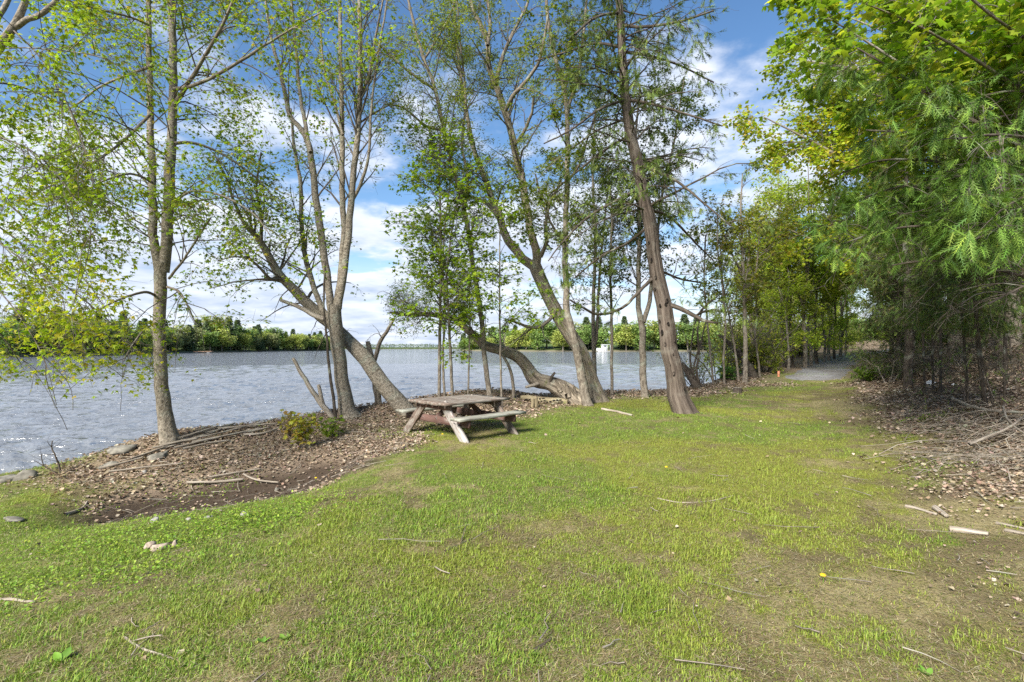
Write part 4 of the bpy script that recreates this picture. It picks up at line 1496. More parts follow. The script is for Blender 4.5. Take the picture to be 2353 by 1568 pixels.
def tree_d():
    b = G(1366, 922)
    Y = b[1]
    tr = Tree('willow_tree', 'big leaning willow with deeply furrowed bark right of the picnic table', b, seed=73)
    pts = [(1374, 935, 36), (1368, 915, 27), (1358, 880, 20), (1350, 850, 18), (1332, 807, 17.5), (1310, 773, 18), (1288, 738, 18), (1268, 697, 17), (1248, 657, 17), (1230, 620, 16.5), (1222, 600, 14)]
    P, Rr = limb_px(pts, Y)
    tr.limb(P, Rr * 0.92, M_WILLOW, 'trunk', sides=36, rough=0.09, use=False, n=70)
    lm = [([(1226, 612, 13), (1190, 583, 12), (1160, 540, 11), (1147, 495, 10), (1131, 460, 9), (1112, 405, 8), (1094, 360, 7), (1080, 300, 6), (1062, 200, 5), (1050, 100, 4), (1040, -50, 3)], .5),
          ([(1230, 615, 13), (1236, 585, 12), (1228, 560, 11), (1218, 520, 10.5), (1199, 417, 10), (1181, 333, 9.5), (1161, 260, 9), (1151, 233, 9), (1138, 193, 8), (1124, 150, 7.6), (1121, 100, 7), (1104, 57, 6), (1084, 10, 5), (1070, -100, 4)], .3),
          ([(1160, 255, 6), (1178, 222, 5.5), (1201, 195, 5), (1234, 150, 4.6), (1248, 105, 4), (1260, 30, 3)], -.5),
          ([(1140, 195, 6), (1151, 143, 5.4), (1164, 108, 5), (1184, 65, 4.2), (1210, 15, 3.4), (1225, -50, 2.6)], .4),
          ([(1120, 105, 5), (1126, 60, 4.4), (1122, 10, 3.8), (1118, -60, 3)], .2),
          ([(1182, 335, 5), (1205, 300, 4.4), (1222, 260, 3.8), (1226, 220, 3)], -.4),
          ([(1145, 500, 6), (1120, 470, 5), (1090, 455, 4), (1060, 440, 3), (1020, 400, 2)], .5),
          ([(1242, 590, 6), (1256, 555, 5.5), (1254, 520, 5), (1262, 470, 4), (1290, 420, 3)], -.3),
          ([(1276, 715, 5), (1262, 735, 5), (1245, 750, 4.6), (1218, 753, 4.2), (1195, 745, 3.6), (1172, 737, 2.6)], -.5)]
    for q, d in lm:
        P, Rr = limb_px(q, Y, np.linspace(0, d * 2, len(q)))
        tr.limb(P, Rr * 0.88, M_WILLOW if q[0][2] > 10 else M_GREY_BARK, 'limb', sides=10, rough=0.07)
    B1, R1 = b1(tr, None, 150, (0.2, 0.98), (0.6, 2.0), (30, 70), 0.15, 0.05, rfac=0.4, wig=0.14)
    tr.add('branches', [tubes(B1, R1, 4)], M_TWIG)
    foliage(tr, B1, R1, 600, (0.4, 1.0), 1700, (0.2, 0.5), 15500, NARROW, (0.06, 0.125), OLIVE + [(0.19, 0.21, 0.03)], None, droop2=0.15, droop3=0.35, cluster=4, keep=lambda p: (p[:, 2] > CZ + 1.3) & (p[:, 2] < 14))
    # split, arched trunk of the same willow lying towards the water
    b = G(1318, 926)
    tr = Tree('fallen_willow', 'arched fallen willow trunk with shaggy bark bending over the water to the left', b, seed=79, cat='fallen trunk')
    q = [(1340, 938, 34), (1320, 918, 28), (1298, 898, 23), (1266, 882, 17), (1230, 872, 18.5), (1208, 842, 14), (1185, 817, 13), (1145, 803, 12), (1111, 793, 11), (1070, 757, 9), (1042, 733, 7.5), (985, 722, 5.5), (935, 724, 4), (895, 718, 2.6)]
    P, Rr = limb_px(q, b[1], np.linspace(0, 0.6, len(q)))
    tr.limb(P, Rr, M_WILLOW, 'trunk', sides=32, rough=0.12, n=100)
    P, Rr = limb_px([(1262, 878, 4), (1267, 868, 3.6), (1270, 862, 3.2), (1275, 856, 2.6)], b[1])
    tr.limb(P, Rr, M_DARK_BARK, 'broken_stub', sides=7, cap=True, use=False)
    P, Rr = limb_px([(1236, 883, 5), (1222, 886, 4), (1208, 890, 3.4)], b[1], [0, -.1, -.2])
    tr.limb(P, Rr, M_DEAD, 'broken_stub', sides=7, cap=True, use=False)
    for k, (x0, x1, y0, y1) in enumerate([(1300, 1288, 905, 878), (1310, 1298, 912, 875), (1290, 1276, 900, 872), (1325, 1318, 920, 884), (1335, 1308, 925, 890), (1284, 1300, 895, 918)]):
        P, Rr = limb_px([(x0, y0, 7), ((x0 + x1) / 2, (y0 + y1) / 2, 5), (x1, y1, 1)], b[1] - 0.22, [0, 0, -0.03 * k])
        tr.limb(P, Rr, M_WILLOW, 'bark_splinter', sides=6, rough=0.2, use=False)
    Pm, Rm = tr.arr([0])
    B1, R1 = grow(tr.rg, Pm, Rm, 40, 0.55, 1.0, (0.5, 1.6), (40, 80), 7, 0.55, -0.1, 0.12, 0.3, 0.004)
    tr.add('branches', [tubes(B1, R1, 4)], M_TWIG)
    foliage(tr, B1, R1, 160, (0.3, 0.8), 500, (0.15, 0.4), 3600, NARROW, (0.05, 0.10), OLIVE, None, cluster=4, up2=0.2, droop2=0.1)


def tree_e():
    b = G(1346, 932)
    Y = b[1]
    tr = Tree('slender_tree', 'smooth grey slender tree leaning against the furrowed willow trunk', b, seed=83)
    P, Rr = limb_px([(1352, 938, 19), (1345, 920, 14.5), (1332, 845, 12.5), (1313, 763, 12), (1303, 715, 10.5), (1300, 657, 9), (1299, 523, 8), (1303, 400, 7.5), (1302, 250, 7), (1292, 187, 6.4), (1275, 133, 6), (1262, 67, 5.2), (1255, 0, 4.8), (1248, -150, 3.4)], Y)
    tr.limb(P, Rr * 0.82, M_GREY_BARK, 'trunk', sides=14, n=60)
    for q, d in (([(1304, 250, 4.6), (1320, 200, 4.2), (1332, 150, 3.8), (1345, 33, 3), (1352, -60, 2.2)], .4), ([(1302, 420, 3.5), (1330, 380, 3), (1350, 320, 2.4), (1372, 250, 1.8)], -.6),
                 ([(1300, 560, 3.5), (1270, 520, 3), (1245, 460, 2.4), (1230, 400, 1.8)], -.5)):
        P, Rr = limb_px(q, Y, np.linspace(0, d * 2, len(q)))
        tr.limb(P, Rr, M_GREY_BARK, 'limb', sides=7)
    B1, R1 = b1(tr, None, 70, (0.3, 0.98), (0.6, 1.8), (35, 75), 0.1, 0.05, rfac=0.35)
    tr.add('branches', [tubes(B1, R1, 4)], M_TWIG)
    foliage(tr, B1, R1, 350, (0.35, 0.9), 1000, (0.15, 0.4), 7500, TRI3, (0.055, 0.10), [(0.14, 0.19, 0.025), (0.11, 0.16, 0.02), (0.19, 0.22, 0.03)], None, cluster=3, keep=lambda p: (p[:, 2] > CZ + 0.8) & (p[:, 2] < 14))


def thin_stems():
    sp = [('pair of slim grey stems behind the furrowed willow, close to the water', [[(1370, 905, 7), (1366, 860, 6.6), (1363, 757, 6), (1365, 657, 5.5), (1368, 540, 4.5), (1362, 400, 3.4), (1368, 250, 2.2)],
                                                                                     [(1368, 790, 5), (1373, 737, 4.5), (1378, 623, 4), (1388, 520, 3), (1400, 400, 2)]], 16.3, 91, 2600),
          ('single thin straight grey sapling between the willow and the twin-stemmed tree', [[(1407, 925, 5.2), (1406, 880, 4.8), (1405, 723, 4.4), (1402, 623, 3.8), (1406, 500, 3), (1398, 380, 2)]], 14.9, 92, 1900),
          ('grey tree forking into two stems just left of the old cedar', [[(1482, 922, 13), (1480, 890, 11), (1476, 823, 10.5), (1475, 750, 10.5), (1468, 705, 8), (1467, 623, 7), (1469, 500, 5.4), (1460, 350, 4), (1470, 200, 2.6)],
                                                                           [(1478, 740, 8), (1490, 705, 7), (1496, 660, 6.2), (1507, 570, 5.2), (1522, 450, 4.2), (1550, 320, 3.2), (1572, 180, 2.2)]], 14.5, 93, 4200)]
    for lab, lm, Y, sd, nl in sp:
        bx = (lm[0][0][0] - 1176.5) / F * Y
        b = A([bx, Y, hz(bx, Y)])
        tr = Tree('slender_tree', lab, b, seed=sd)
        for i, q in enumerate(lm):
            P, Rr = limb_px(q, Y, np.linspace(0, 0.5 * i, len(q)))
            if i == 0:
                P[0, 2] = b[2] - 0.06
            tr.limb(P, Rr * 0.78, M_GREY_BARK, 'trunk' if i == 0 else 'stem', sides=10)
        B1, R1 = b1(tr, None, 46, (0.35, 0.98), (0.6, 2.0), (30, 70), 0.15, 0.0, rfac=0.4)
        tr.add('branches', [tubes(B1, R1, 4)], M_TWIG)
        foliage(tr, B1, R1, 260, (0.35, 1.0), 800, (0.15, 0.45), nl * 2, TRI3, (0.05, 0.095), [(0.12, 0.165, 0.03), (0.15, 0.2, 0.03), (0.09, 0.125, 0.025)], None, cluster=3, keep=lambda p: (p[:, 2] > CZ + 1.0) & (p[:, 2] < 13))


def conifer_foliage(tr, B1, R1, n2, l2, nl, tpl, size, cols, w=None, droop=0.25, keep=None, crown='crown', twigs='twigs', mat=None, hang=0.3, flat=0.5, n3=0, l3=(0.1, 0.3), tilt=0.4, t0=0.25):
    rg = tr.rg
    B2, R2 = grow(rg, B1, R1, n2, 0.2, 1.0, l2, (30, 70), 4, 0.0, droop, 0.14, 0.6, 0.003, flat=flat)
    parts = [tubes(B2, R2, 3)]
    Bl = B2
    if n3:
        B3, R3 = grow(rg, B2, R2, n3, 0.15, 1.0, l3, (30, 65), 2, 0.0, droop, 0.14, 0.6, 0.0022, flat=flat)
        parts.append(tubes(B3, R3, 3))
        Bl = B3
    tr.add(twigs, parts, M_DARK_BARK)
    p, d = leaf_points(rg, Bl, nl, t0, 1.0)
    n = len(p)
    fw = d + rg.normal(size=(n, 3)) * 0.45
    fw[:, 2] -= hang
    if keep is not None:
        k = keep(p)
        p, fw = p[k], fw[k]
        n = len(p)
    Mx = frames(rg, fw, tilt)
    sc = size[0] + (size[1] - size[0]) * rg.rand(n)
    g = fbm(p[:, 0] * 1.7 + 5, p[:, 2] * 1.7 + p[:, 1] * 1.1, 3, 1.0)
    c = palette(rg, n, cols, w, 0.16) * (0.75 + 0.55 * g[:, None])
    V, Fc, C = scatter(tpl, p, Mx, sc, c)
    return tr.leaves(crown, V, Fc, C, mat or M_CEDAR)


def old_cedar():
    b = G(1568, 948)
    Y = b[1]
    tr = Tree('cedar_tree', 'tall old cedar with woodpecker holes in its stringy brown trunk, leaning left', b, seed=101)
    q = [(1580, 966, 40), (1573, 950, 33.5), (1565, 925, 28.5), (1556, 890, 25.5), (1547, 857, 23.8), (1534, 779, 21.5), (1523, 701, 19.5), (1507, 610, 18.3), (1492, 523, 17), (1464, 383, 14.5), (1448, 300, 13), (1436, 200, 12), (1429, 117, 11), (1424, 33, 10),
         (1420, -100, 8), (1415, -300, 5), (1412, -450, 2)]
    P, Rr = limb_px(q, Y)
    trunk = tr.limb(P, Rr * 0.94, M_CEDAR_BARK, 'trunk', sides=40, rough=0.075, n=130)
    # woodpecker holes on the side that faces the lawn
    for (px, py, w, h) in [(1563, 693, 6, 8), (1560, 701, 4, 5), (1517, 764, 5, 9), (1523, 792, 5, 7), (1529, 745, 4, 6), (1510, 738, 3, 5), (1512, 703, 4, 5), (1528, 693, 3, 5), (1540, 815, 3, 4), (1534, 838, 3, 4), (1541, 858, 4, 8), (1545, 785, 3, 3),
                           (1566, 889, 3, 5), (1493, 600, 4, 8), (1502, 640, 4, 7), (1487, 560, 3, 5), (1497, 665, 3, 5)]:
        if px > 1555 and py < 720:
            px -= 36
        j = int(np.argmin(np.abs(P[:, 2] - (CZ - (py - HOR) / F * Y))))
        zc = CZ - (py - HOR) / F * Y
        cx = np.interp(zc, P[:, 2], P[:, 0])
        rr = np.interp(zc, P[:, 2], Rr)
        xx = (px - 1176.5) / F * Y
        off = np.clip((xx - cx) / rr, -0.85, 0.85)
        yy = Y - rr * math.sqrt(1 - off * off)
        th = np.linspace(0, 2 * np.pi, 11)[:-1]
        wr, hr = w / F * Y * 0.55, h / F * Y * 0.6
        nx = off
        ring = lambda s, dep: np.stack([cx + off * rr + np.cos(th) * wr * s * math.sqrt(1 - off * off), yy + nx * 0 + np.cos(th) * wr * s * off - dep, zc + np.sin(th) * hr * s], 1)
        # a lip that stands proud and a bowl that sinks into the trunk
        V = np.concatenate([ring(1.35, -0.02), ring(1.15, 0.018), ring(0.95, 0.014), ring(0.5, -0.01)])
        Q = []
        for a in range(3):
            for k in range(10):
                Q.append((a * 10 + k, a * 10 + (k + 1) % 10, (a + 1) * 10 + (k + 1) % 10, (a + 1) * 10 + k))
        me = make_mesh('woodpecker_hole', V - b, [A(Q), A([tuple(range(30, 40))])], M_CEDAR_BARK, bk=V, smooth=True)
        me.materials.append(M_HOLE)
        mi = np.zeros(31, np.int32)
        mi[10:] = 1
        me.polygons.foreach_set('material_index', mi)
        link('woodpecker_hole', me, trunk)
    # long bare limbs
    for q, d in (([(1500, 640, 6), (1470, 668, 5), (1440, 700, 4.6), (1405, 718, 4.2), (1370, 722, 4), (1340, 708, 3.4), (1310, 690, 2.6)], -.6),
                 ([(1535, 700, 8), (1570, 712, 7), (1600, 728, 6), (1620, 738, 5), (1650, 742, 3)], -.4), ([(1605, 722, 4), (1625, 700, 3.5), (1650, 680, 2.5)], -.5), ([(1598, 726, 4), (1620, 716, 4), (1645, 712, 3.5)], -.4),
                 ([(1470, 380, 6), (1510, 395, 5), (1560, 420, 4), (1620, 470, 3), (1680, 520, 2)], -.6), ([(1445, 230, 5), (1500, 240, 4), (1570, 260, 3.3), (1660, 290, 2.4)], -.5),
                 ([(1434, 60, 5), (1480, 62, 4.4), (1560, 50, 3.6), (1640, 25, 2.6)], -.6), ([(1438, 120, 5), (1490, 128, 4), (1560, 150, 3), (1640, 190, 2.2)], .5),
                 ([(1475, 430, 5), (1420, 460, 4.2), (1350, 500, 3.4), (1290, 560, 2.4), (1260, 600, 1.6)], -.7), ([(1450, 310, 5), (1390, 345, 4), (1320, 400, 3), (1260, 450, 2)], .6),
                 ([(1440, 230, 5), (1380, 250, 4), (1310, 300, 3), (1250, 330, 2)], -.6), ([(1430, 110, 5), (1370, 100, 4), (1300, 120, 3), (1230, 140, 2)], .5), ([(1424, 30, 5), (1370, 40, 4), (1320, 80, 3)], -.6),
                 ([(1490, 520, 5), (1440, 560, 4), (1380, 590, 3.2), (1320, 640, 2.2)], .5), ([(1485, 480, 5), (1540, 500, 4), (1600, 560, 3), (1640, 600, 2)], .6), ([(1512, 620, 4), (1560, 640, 3.4), (1610, 650, 2.4)], .5)):
        P, Rr = limb_px(q, Y, np.linspace(0, d * 2.2, len(q)))
        tr.limb(P, Rr * 0.8, M_DARK_BARK, 'limb', sides=7, rough=0.06)
    Pm, Rm = tr.arr([0])
    B1, R1 = grow(tr.rg, Pm, Rm, 130, 0.34, 0.97, (1.0, 3.0), (65, 100), 8, 0.0, 0.10, 0.10, 0.22, 0.007)
    B1b, R1b = b1(tr, list(range(1, len(tr.limbs))), 90, (0.25, 1.0), (0.4, 1.3), (25, 60), 0.0, 0.1, rfac=0.5)
    B1c, R1c = np.concatenate([B1, B1b[:, :7][:, [0, 1, 2, 3, 4, 5, 6, 6]]]), np.concatenate([R1, R1b[:, [0, 1, 2, 3, 4, 5, 6, 6]]])
    tr.add('branches', [tubes(B1, R1, 5), tubes(B1b, R1b, 4)], M_DARK_BARK)
    # bare side twigs
    D2, DR2 = grow(tr.rg, B1c, R1c, 700, 0.15, 1, (0.2, 0.8), (35, 75), 4, 0.0, 0.15, 0.16, 0.5, 0.003)
    tr.add('bare_twigs', [tubes(D2, DR2, 3)], M_DARK_BARK)
    conifer_foliage(tr, B1c, R1c, 1000, (0.3, 0.9), 23000, FROND_S, (0.09, 0.19), [(0.13, 0.19, 0.038), (0.15, 0.21, 0.042), (0.095, 0.145, 0.03), (0.20, 0.25, 0.05)], keep=lambda p: (p[:, 2] > CZ + 0.5) & (p[:, 2] < 13), n3=3200, l3=(0.12, 0.35))


maple_a()
maple_left()
maple_b()
maple_lean()
snags()
saplings()
tree_c()
tree_d()
tree_e()
thin_stems()
old_cedar()


# ------------------------------------------------------------------ right bank: saplings, snags, shrubs
def right_bank():
    sp = [('thin pale sapling just right of the old cedar, first of four in a row', [(1639, 890, 3.0), (1636, 850, 2.8), (1630, 789, 2.6), (1624, 724, 2.4), (1618, 640, 2), (1622, 540, 1.4)], 111),
          ('thin pale sapling right of the old cedar, second of four in a row', [(1665, 888, 3.0), (1663, 818, 2.8), (1667, 740, 2.6), (1660, 662, 2.2), (1650, 580, 1.8), (1648, 480, 1.2)], 112),
          ('thin leaning sapling right of the old cedar, third of four in a row', [(1698, 878, 3.0), (1691, 818, 2.8), (1683, 771, 2.5), (1672, 710, 2.2), (1660, 640, 1.8), (1655, 560, 1.2)], 113),
          ('stout grey young tree with forking crown on the bank near the tree stump', [(1713, 880, 9), (1712, 860, 6.6), (1712, 779, 5.6), (1710, 711, 5), (1708, 640, 4.4), (1705, 560, 3.4), (1702, 480, 2.4), (1706, 400, 1.5)], 114),
          ('crooked pale sapling beside the dark leaning log on the bank', [(1746, 868, 2.8), (1743, 835, 2.6), (1739, 804, 2.4), (1735, 771, 2.2), (1740, 720, 1.8), (1732, 650, 1.2)], 115)]
    for lab, q, sd in sp:
        b = G(q[0][0], min(q[0][1], 884))
        tr = Tree('young_tree', lab, b, seed=sd, cat='sapling' if 'sapling' in lab else 'tree')
        P, Rr = limb_px(q, b[1])
        P[0, 2] = b[2] - 0.08
        tr.limb(P, Rr, M_GREY_BARK, 'trunk', sides=8)
        if sd == 114:
            for qq in ([(1708, 640, 3.4), (1695, 610, 3), (1678, 575, 2.4), (1655, 520, 1.6)], [(1710, 700, 3), (1728, 660, 2.5), (1740, 600, 2), (1745, 520, 1.3)], [(1709, 660, 3), (1720, 600, 2.4), (1722, 520, 1.6)]):
                P, Rr = limb_px(qq, b[1], [0, .2, .3, .4][:len(qq)])
                tr.limb(P, Rr, M_GREY_BARK, 'limb', sides=7)
        B1, R1 = b1(tr, None, 40 if sd == 114 else 16, (0.35, 0.98), (0.8, 2.4), (25, 60), 0.2, 0.0, rfac=0.5, rmin=0.006)
        tr.add('branches', [tubes(B1, R1, 4)], M_TWIG)
        foliage(tr, B1, R1, 160 if sd == 114 else 60, (0.5, 1.3), 420 if sd == 114 else 150, (0.25, 0.6), 3400 if sd == 114 else 1000, TRI3, (0.07, 0.13), [(0.24, 0.27, 0.03), (0.19, 0.24, 0.03), (0.28, 0.24, 0.05)], None,
                cluster=3, twig_r=0.004, keep=lambda p: p[:, 2] > CZ + 0.9)
    b = G(1606, 893)
    tr = snag('dark gnarled dead trunk leaning out over the water, hung with vines', [([(1612, 902, 12), (1602, 886, 10.5), (1590, 868, 10), (1578, 853, 9), (1566, 835, 5)], 0.3),
              ([(1606, 888, 4), (1600, 850, 3), (1606, 810, 2.6), (1603, 760, 2.4), (1612, 715, 2)], -.1), ([(1597, 872, 3), (1586, 830, 2.4), (1590, 780, 2), (1600, 730, 1.6)], 0), ([(1592, 868, 2.6), (1597, 830, 2.2), (1610, 790, 2), (1622, 740, 1.4)], .2)],
              b[1], b, 'dead_tree', M_DARK_BARK, 16, seed=121, cat='dead tree')
    b = G(1733, 868)
    tr = snag('near-black dead log leaning left across the tangled brush on the bank', [([(1738, 874, 12), (1726, 852, 10), (1714, 834, 9), (1694, 808, 8), (1672, 786, 5), (1650, 770, 3)], 0.6)], b[1], b, 'leaning_log', M_DARK_BARK, 26, seed=122, cat='log')
    # cut stump
    b = G(1694, 903)
    rr = 9.5 / F * b[1]
    P = A([[b + A([0, 0, -0.1]), b + A([0, 0, 0.03]), b + A([0.0, 0, 0.10]), b + A([0, 0, 0.155])]])
    V, Q, B = tubes(P, A([[rr * 1.35, rr * 1.12, rr, rr * 0.96]]), 14, 0.08, 5)
    root = thing('tree_stump', 'low cut tree stump standing in the lawn right of the old cedar', 'stump', b)
    link('bark', make_mesh('bark', V - b, Q, M_DARK_BARK, bk=B, smooth=True), root)
    top = np.concatenate([V[-14:] - b, (V[-14:] - b) * A([0.5, 0.5, 1]) + A([0, 0, 0.008])])
    Q = [(k, (k + 1) % 14, 14 + (k + 1) % 14, 14 + k) for k in range(14)]
    link('cut_face', make_mesh('cut_face', top, [A(Q), A([tuple(range(14, 28))])], M_DEAD, bk=top), root)
    # orange marker post
    b = G(1789, 866)
    root = thing('marker_post', 'short orange survey post beside the start of the gravel path', 'post', b)
    P = A([[(0, 0, -0.05), (0, 0, 0.10), (0.005, 0, 0.2)]])
    V, Q, B = tubes(P, A([[0.045, 0.045, 0.045]]), 8)
    om = mat_plain('orange_paint', (0.55, 0.22, 0.12), 0.6, 12, 0.25)
    link('post', make_mesh('post', V, [Q, A([tuple(range(16, 24))])], om), root)
    P = A([[(0.005, 0, 0.203), (0.006, 0, 0.235)]])
    V, Q, B = tubes(P, A([[0.055, 0.05]]), 8)
    link('cap', make_mesh('cap', V, [Q, A([tuple(range(8, 16))])], om), root)


def shrub_proto(name, label, seed, h, leafy, cols, group, loc, bark=None, nst=14, size=(0.05, 0.09)):
    tr = Tree(name, label, (0, 0, 0), group, 'shrub', seed)
    rg = tr.rg
    S = np.empty((nst, 7, 3))
    az = rg.rand(nst) * 6.283
    sp = 0.15 + 0.5 * rg.rand(nst)
    for j in range(7):
        f = j / 6
        S[:, j, 0] = np.cos(az) * (0.10 + sp * h * f ** 1.2) + rg.normal(size=nst) * 0.05 * h * f
        S[:, j, 1] = np.sin(az) * (0.10 + sp * h * f ** 1.2) + rg.normal(size=nst) * 0.05 * h * f
        S[:, j, 2] = -0.05 + h * (f - 0.25 * sp * f * f) * (0.7 + 0.3 * rg.rand())
    Rs = (0.012 + 0.012 * rg.rand(nst))[:, None] * np.linspace(1, 0.35, 7)[None]
    B2, R2 = grow(rg, S, Rs, nst * 9, 0.2, 1, (0.3 * h, 0.55 * h), (30, 75), 5, 0.05, 0.1, 0.2, 0.5, 0.004)
    B3, R3 = grow(rg, B2, R2, nst * 20, 0.2, 1, (0.1 * h, 0.25 * h), (30, 75), 4, 0, 0.1, 0.2, 0.6, 0.003)
    tr.add('stems', [tubes(S, Rs, 5)], bark or M_DARK_BARK)
    tr.add('twigs', [tubes(B2, R2, 3), tubes(B3, R3, 3)], bark or M_DARK_BARK)
    if leafy:
        p, d = leaf_points(rg, B3, leafy)
        n = len(p)
        p = p + rg.normal(size=(n, 3)) * 0.03
        Mx = frames(rg, d + rg.normal(size=(n, 3)) * 0.8, 0.6)
        V, Fc, C = scatter(KITE, p, Mx, size[0] + (size[1] - size[0]) * rg.rand(n), palette(rg, n, cols, None, 0.2))
        tr.leaves('leaves', V, Fc, C, M_LEAF)
    tr.root.location = [float(v) for v in loc]
    return tr.root


def place_shrubs():
    rg = np.random.RandomState(77)
    gl = 'tangled bare shrubs along the right bank'
    lab = 'tangled leafless brown shrub on the lake bank right of the old cedar'
    pts = [(1628, 884, 1.2), (1672, 873, 1.5), (1705, 866, 1.4), (1745, 860, 1.6), (1775, 852, 1.4), (1812, 850, 1.4), (1835, 846, 1.4)]
    p0 = None
    for i, (px, py, s) in enumerate(pts):
        g = G(px, py) + A([0, 1.0, 0])
        g[2] = max(hz(g[0], g[1]), WZ)
        if i % 6 == 0:
            p0 = shrub_proto('bare_shrub', lab, 130 + i, 1.7, 420, [(0.36, 0.38, 0.05), (0.40, 0.34, 0.06), (0.28, 0.33, 0.04)], gl, g, M_TWIG, nst=8)
            p0.scale = (s, s, s)
        else:
            copy_thing(p0, g, rg.rand() * 6.28, s)
    gl2 = 'dead brush among the conifer stems'
    lab2 = 'grey-brown dead brush among the young conifer stems on the wooded slope'
    p1 = None
    pts = [(2040, 880), (2075, 872), (2150, 866), (2320, 884), (2000, 862), (2025, 850), (2060, 840), (2120, 835),
           (2215, 840), (2340, 850), (2200, 795), (1990, 835)]
    for i, (px, py) in enumerate(pts):
        g = G(px, py)
        s = 0.6 + 0.4 * rg.rand()
        if i in (0, 1):
            r = shrub_proto('dead_brush', lab2, 150 + i, 1.1, 60, [(0.2, 0.16, 0.06), (0.16, 0.19, 0.04)], gl2, g, M_DEAD if i == 0 else M_TWIG, nst=5)
            p1 = (p1 or []) + [r]
        else:
            copy_thing(p1[i % 2], g, rg.rand() * 6.28, (s, s, s * 0.8))
    # a fresh green bush on the bank and seedlings
    g = G(1748, 876)
    shrub_proto('green_shrub', 'small dense bright green bush at the foot of the bank saplings', 171, 0.55, 900, [(0.07, 0.17, 0.03), (0.10, 0.21, 0.03)], None, G(1672, 874), nst=16)
    shrub_proto('green_shrub', 'bright green low bush where the wood meets the end of the gravel path', 172, 0.5, 800, [(0.14, 0.24, 0.03), (0.18, 0.26, 0.03)], None, G(1992, 878), nst=16)
    # maple seedlings on the litter mound
    for (lab, px, py, h, n, cols, sd) in [('yellow-green maple seedling standing on the leaf mound', 690, 1035, 0.62, 170, [(0.32, 0.34, 0.04), (0.38, 0.35, 0.05), (0.25, 0.29, 0.03), (0.40, 0.28, 0.06)], 181),
                                           ('reddish leaning maple seedling behind the yellow-green one on the mound', 665, 1005, 0.50, 80, [(0.40, 0.31, 0.06), (0.42, 0.26, 0.08), (0.34, 0.32, 0.04)], 182),
                                           ('low dark green maple seedling on the mound, nearest the leaning trunk', 757, 1005, 0.36, 120, [(0.22, 0.30, 0.03), (0.27, 0.33, 0.04), (0.17, 0.24, 0.03)], 183)]:
        b = G(px, py)
        tr = Tree('maple_seedling', lab, b, seed=sd, cat='seedling')
        rg2 = tr.rg
        S = np.empty((7, 5, 3))
        az = rg2.rand(7) * 6.283
        for j in range(5):
            f = j / 4
            S[:, j, 0] = b[0] + np.cos(az) * 0.20 * f * (0.4 + rg2.rand(7)) + (0.1 * f if sd == 181 else -0.12 * f if sd == 182 else 0)
            S[:, j, 1] = b[1] + np.sin(az) * 0.16 * f
            S[:, j, 2] = b[2] - 0.03 + h * f
        tr.add('stems', [tubes(S, np.full((7, 5), 0.005), 4)], M_TWIG)
        p, d = leaf_points(rg2, S, n, 0.3, 1.0)
        p = p + rg2.normal(size=p.shape) * A([0.07, 0.07, 0.045])
        fw = np.stack([rg2.normal(size=n), rg2.normal(size=n) - 0.4, rg2.normal(size=n) * 0.3 - 0.3], 1)
        V, Fc, C = scatter(MAPLE, p, frames(rg2, fw, 0.45), 0.055 + 0.045 * rg2.rand(n), palette(rg2, n, cols, None, 0.16))
        tr.leaves('leaves', V, Fc, C, M_LEAF)


right_bank()
place_shrubs()


# ------------------------------------------------------------------ wood by the path
def young_tree_proto(name, label, group, seed, H, loc, cols, w=None, nl=2600, bark=None, size=(0.09, 0.16), tpl=KITE, low=0.22, r0=0.07, nb=44, lean=0.0):
    tr = Tree(name, label, (0, 0, 0), group, 'tree', seed)
    rg = tr.rg
    P = [(0, 0, -0.2)]
    x = y = 0.0
    for k in range(1, 8):
        x += rg.normal() * 0.10 + lean * H / 8
        y += rg.normal() * 0.10
        P.append((x, y, H * k / 7))
    tr.limb(A(P), np.linspace(r0 * 1.25, r0 * 0.15, 8) ** 1.0, bark or M_GREY_BARK, 'trunk', sides=8, n=26)
    k = rg.randint(2, 5)
    i = rg.randint(2, 4)
    for q in range(2):
        a = rg.rand() * 6.28
        st = A(P[i + q])
        pts = [st + A([math.cos(a) * H * 0.16 * f, math.sin(a) * H * 0.16 * f, H * 0.40 * f ** 0.85]) for f in (0, .3, .6, 1)]
        tr.limb(A(pts), A([r0 * .6, r0 * .5, r0 * .35, r0 * .12]), bark or M_GREY_BARK, 'limb', sides=6, n=12)
    B1, R1 = b1(tr, None, nb, (low, 0.98), (H * 0.10, H * 0.26), (35, 75), 0.15, 0.05, rfac=0.5, rmin=0.006)
    tr.add('branches', [tubes(B1, R1, 4)], M_TWIG)
    foliage(tr, B1, R1, nb * 6, (0.4, 1.2), nb * 12, (0.2, 0.5), nl, tpl, size, cols, w, cluster=3, twig_r=0.004, spread=0.10, flat=0.5, up2=0.1)
    tr.root.location = [float(v) for v in loc]
    return tr.root


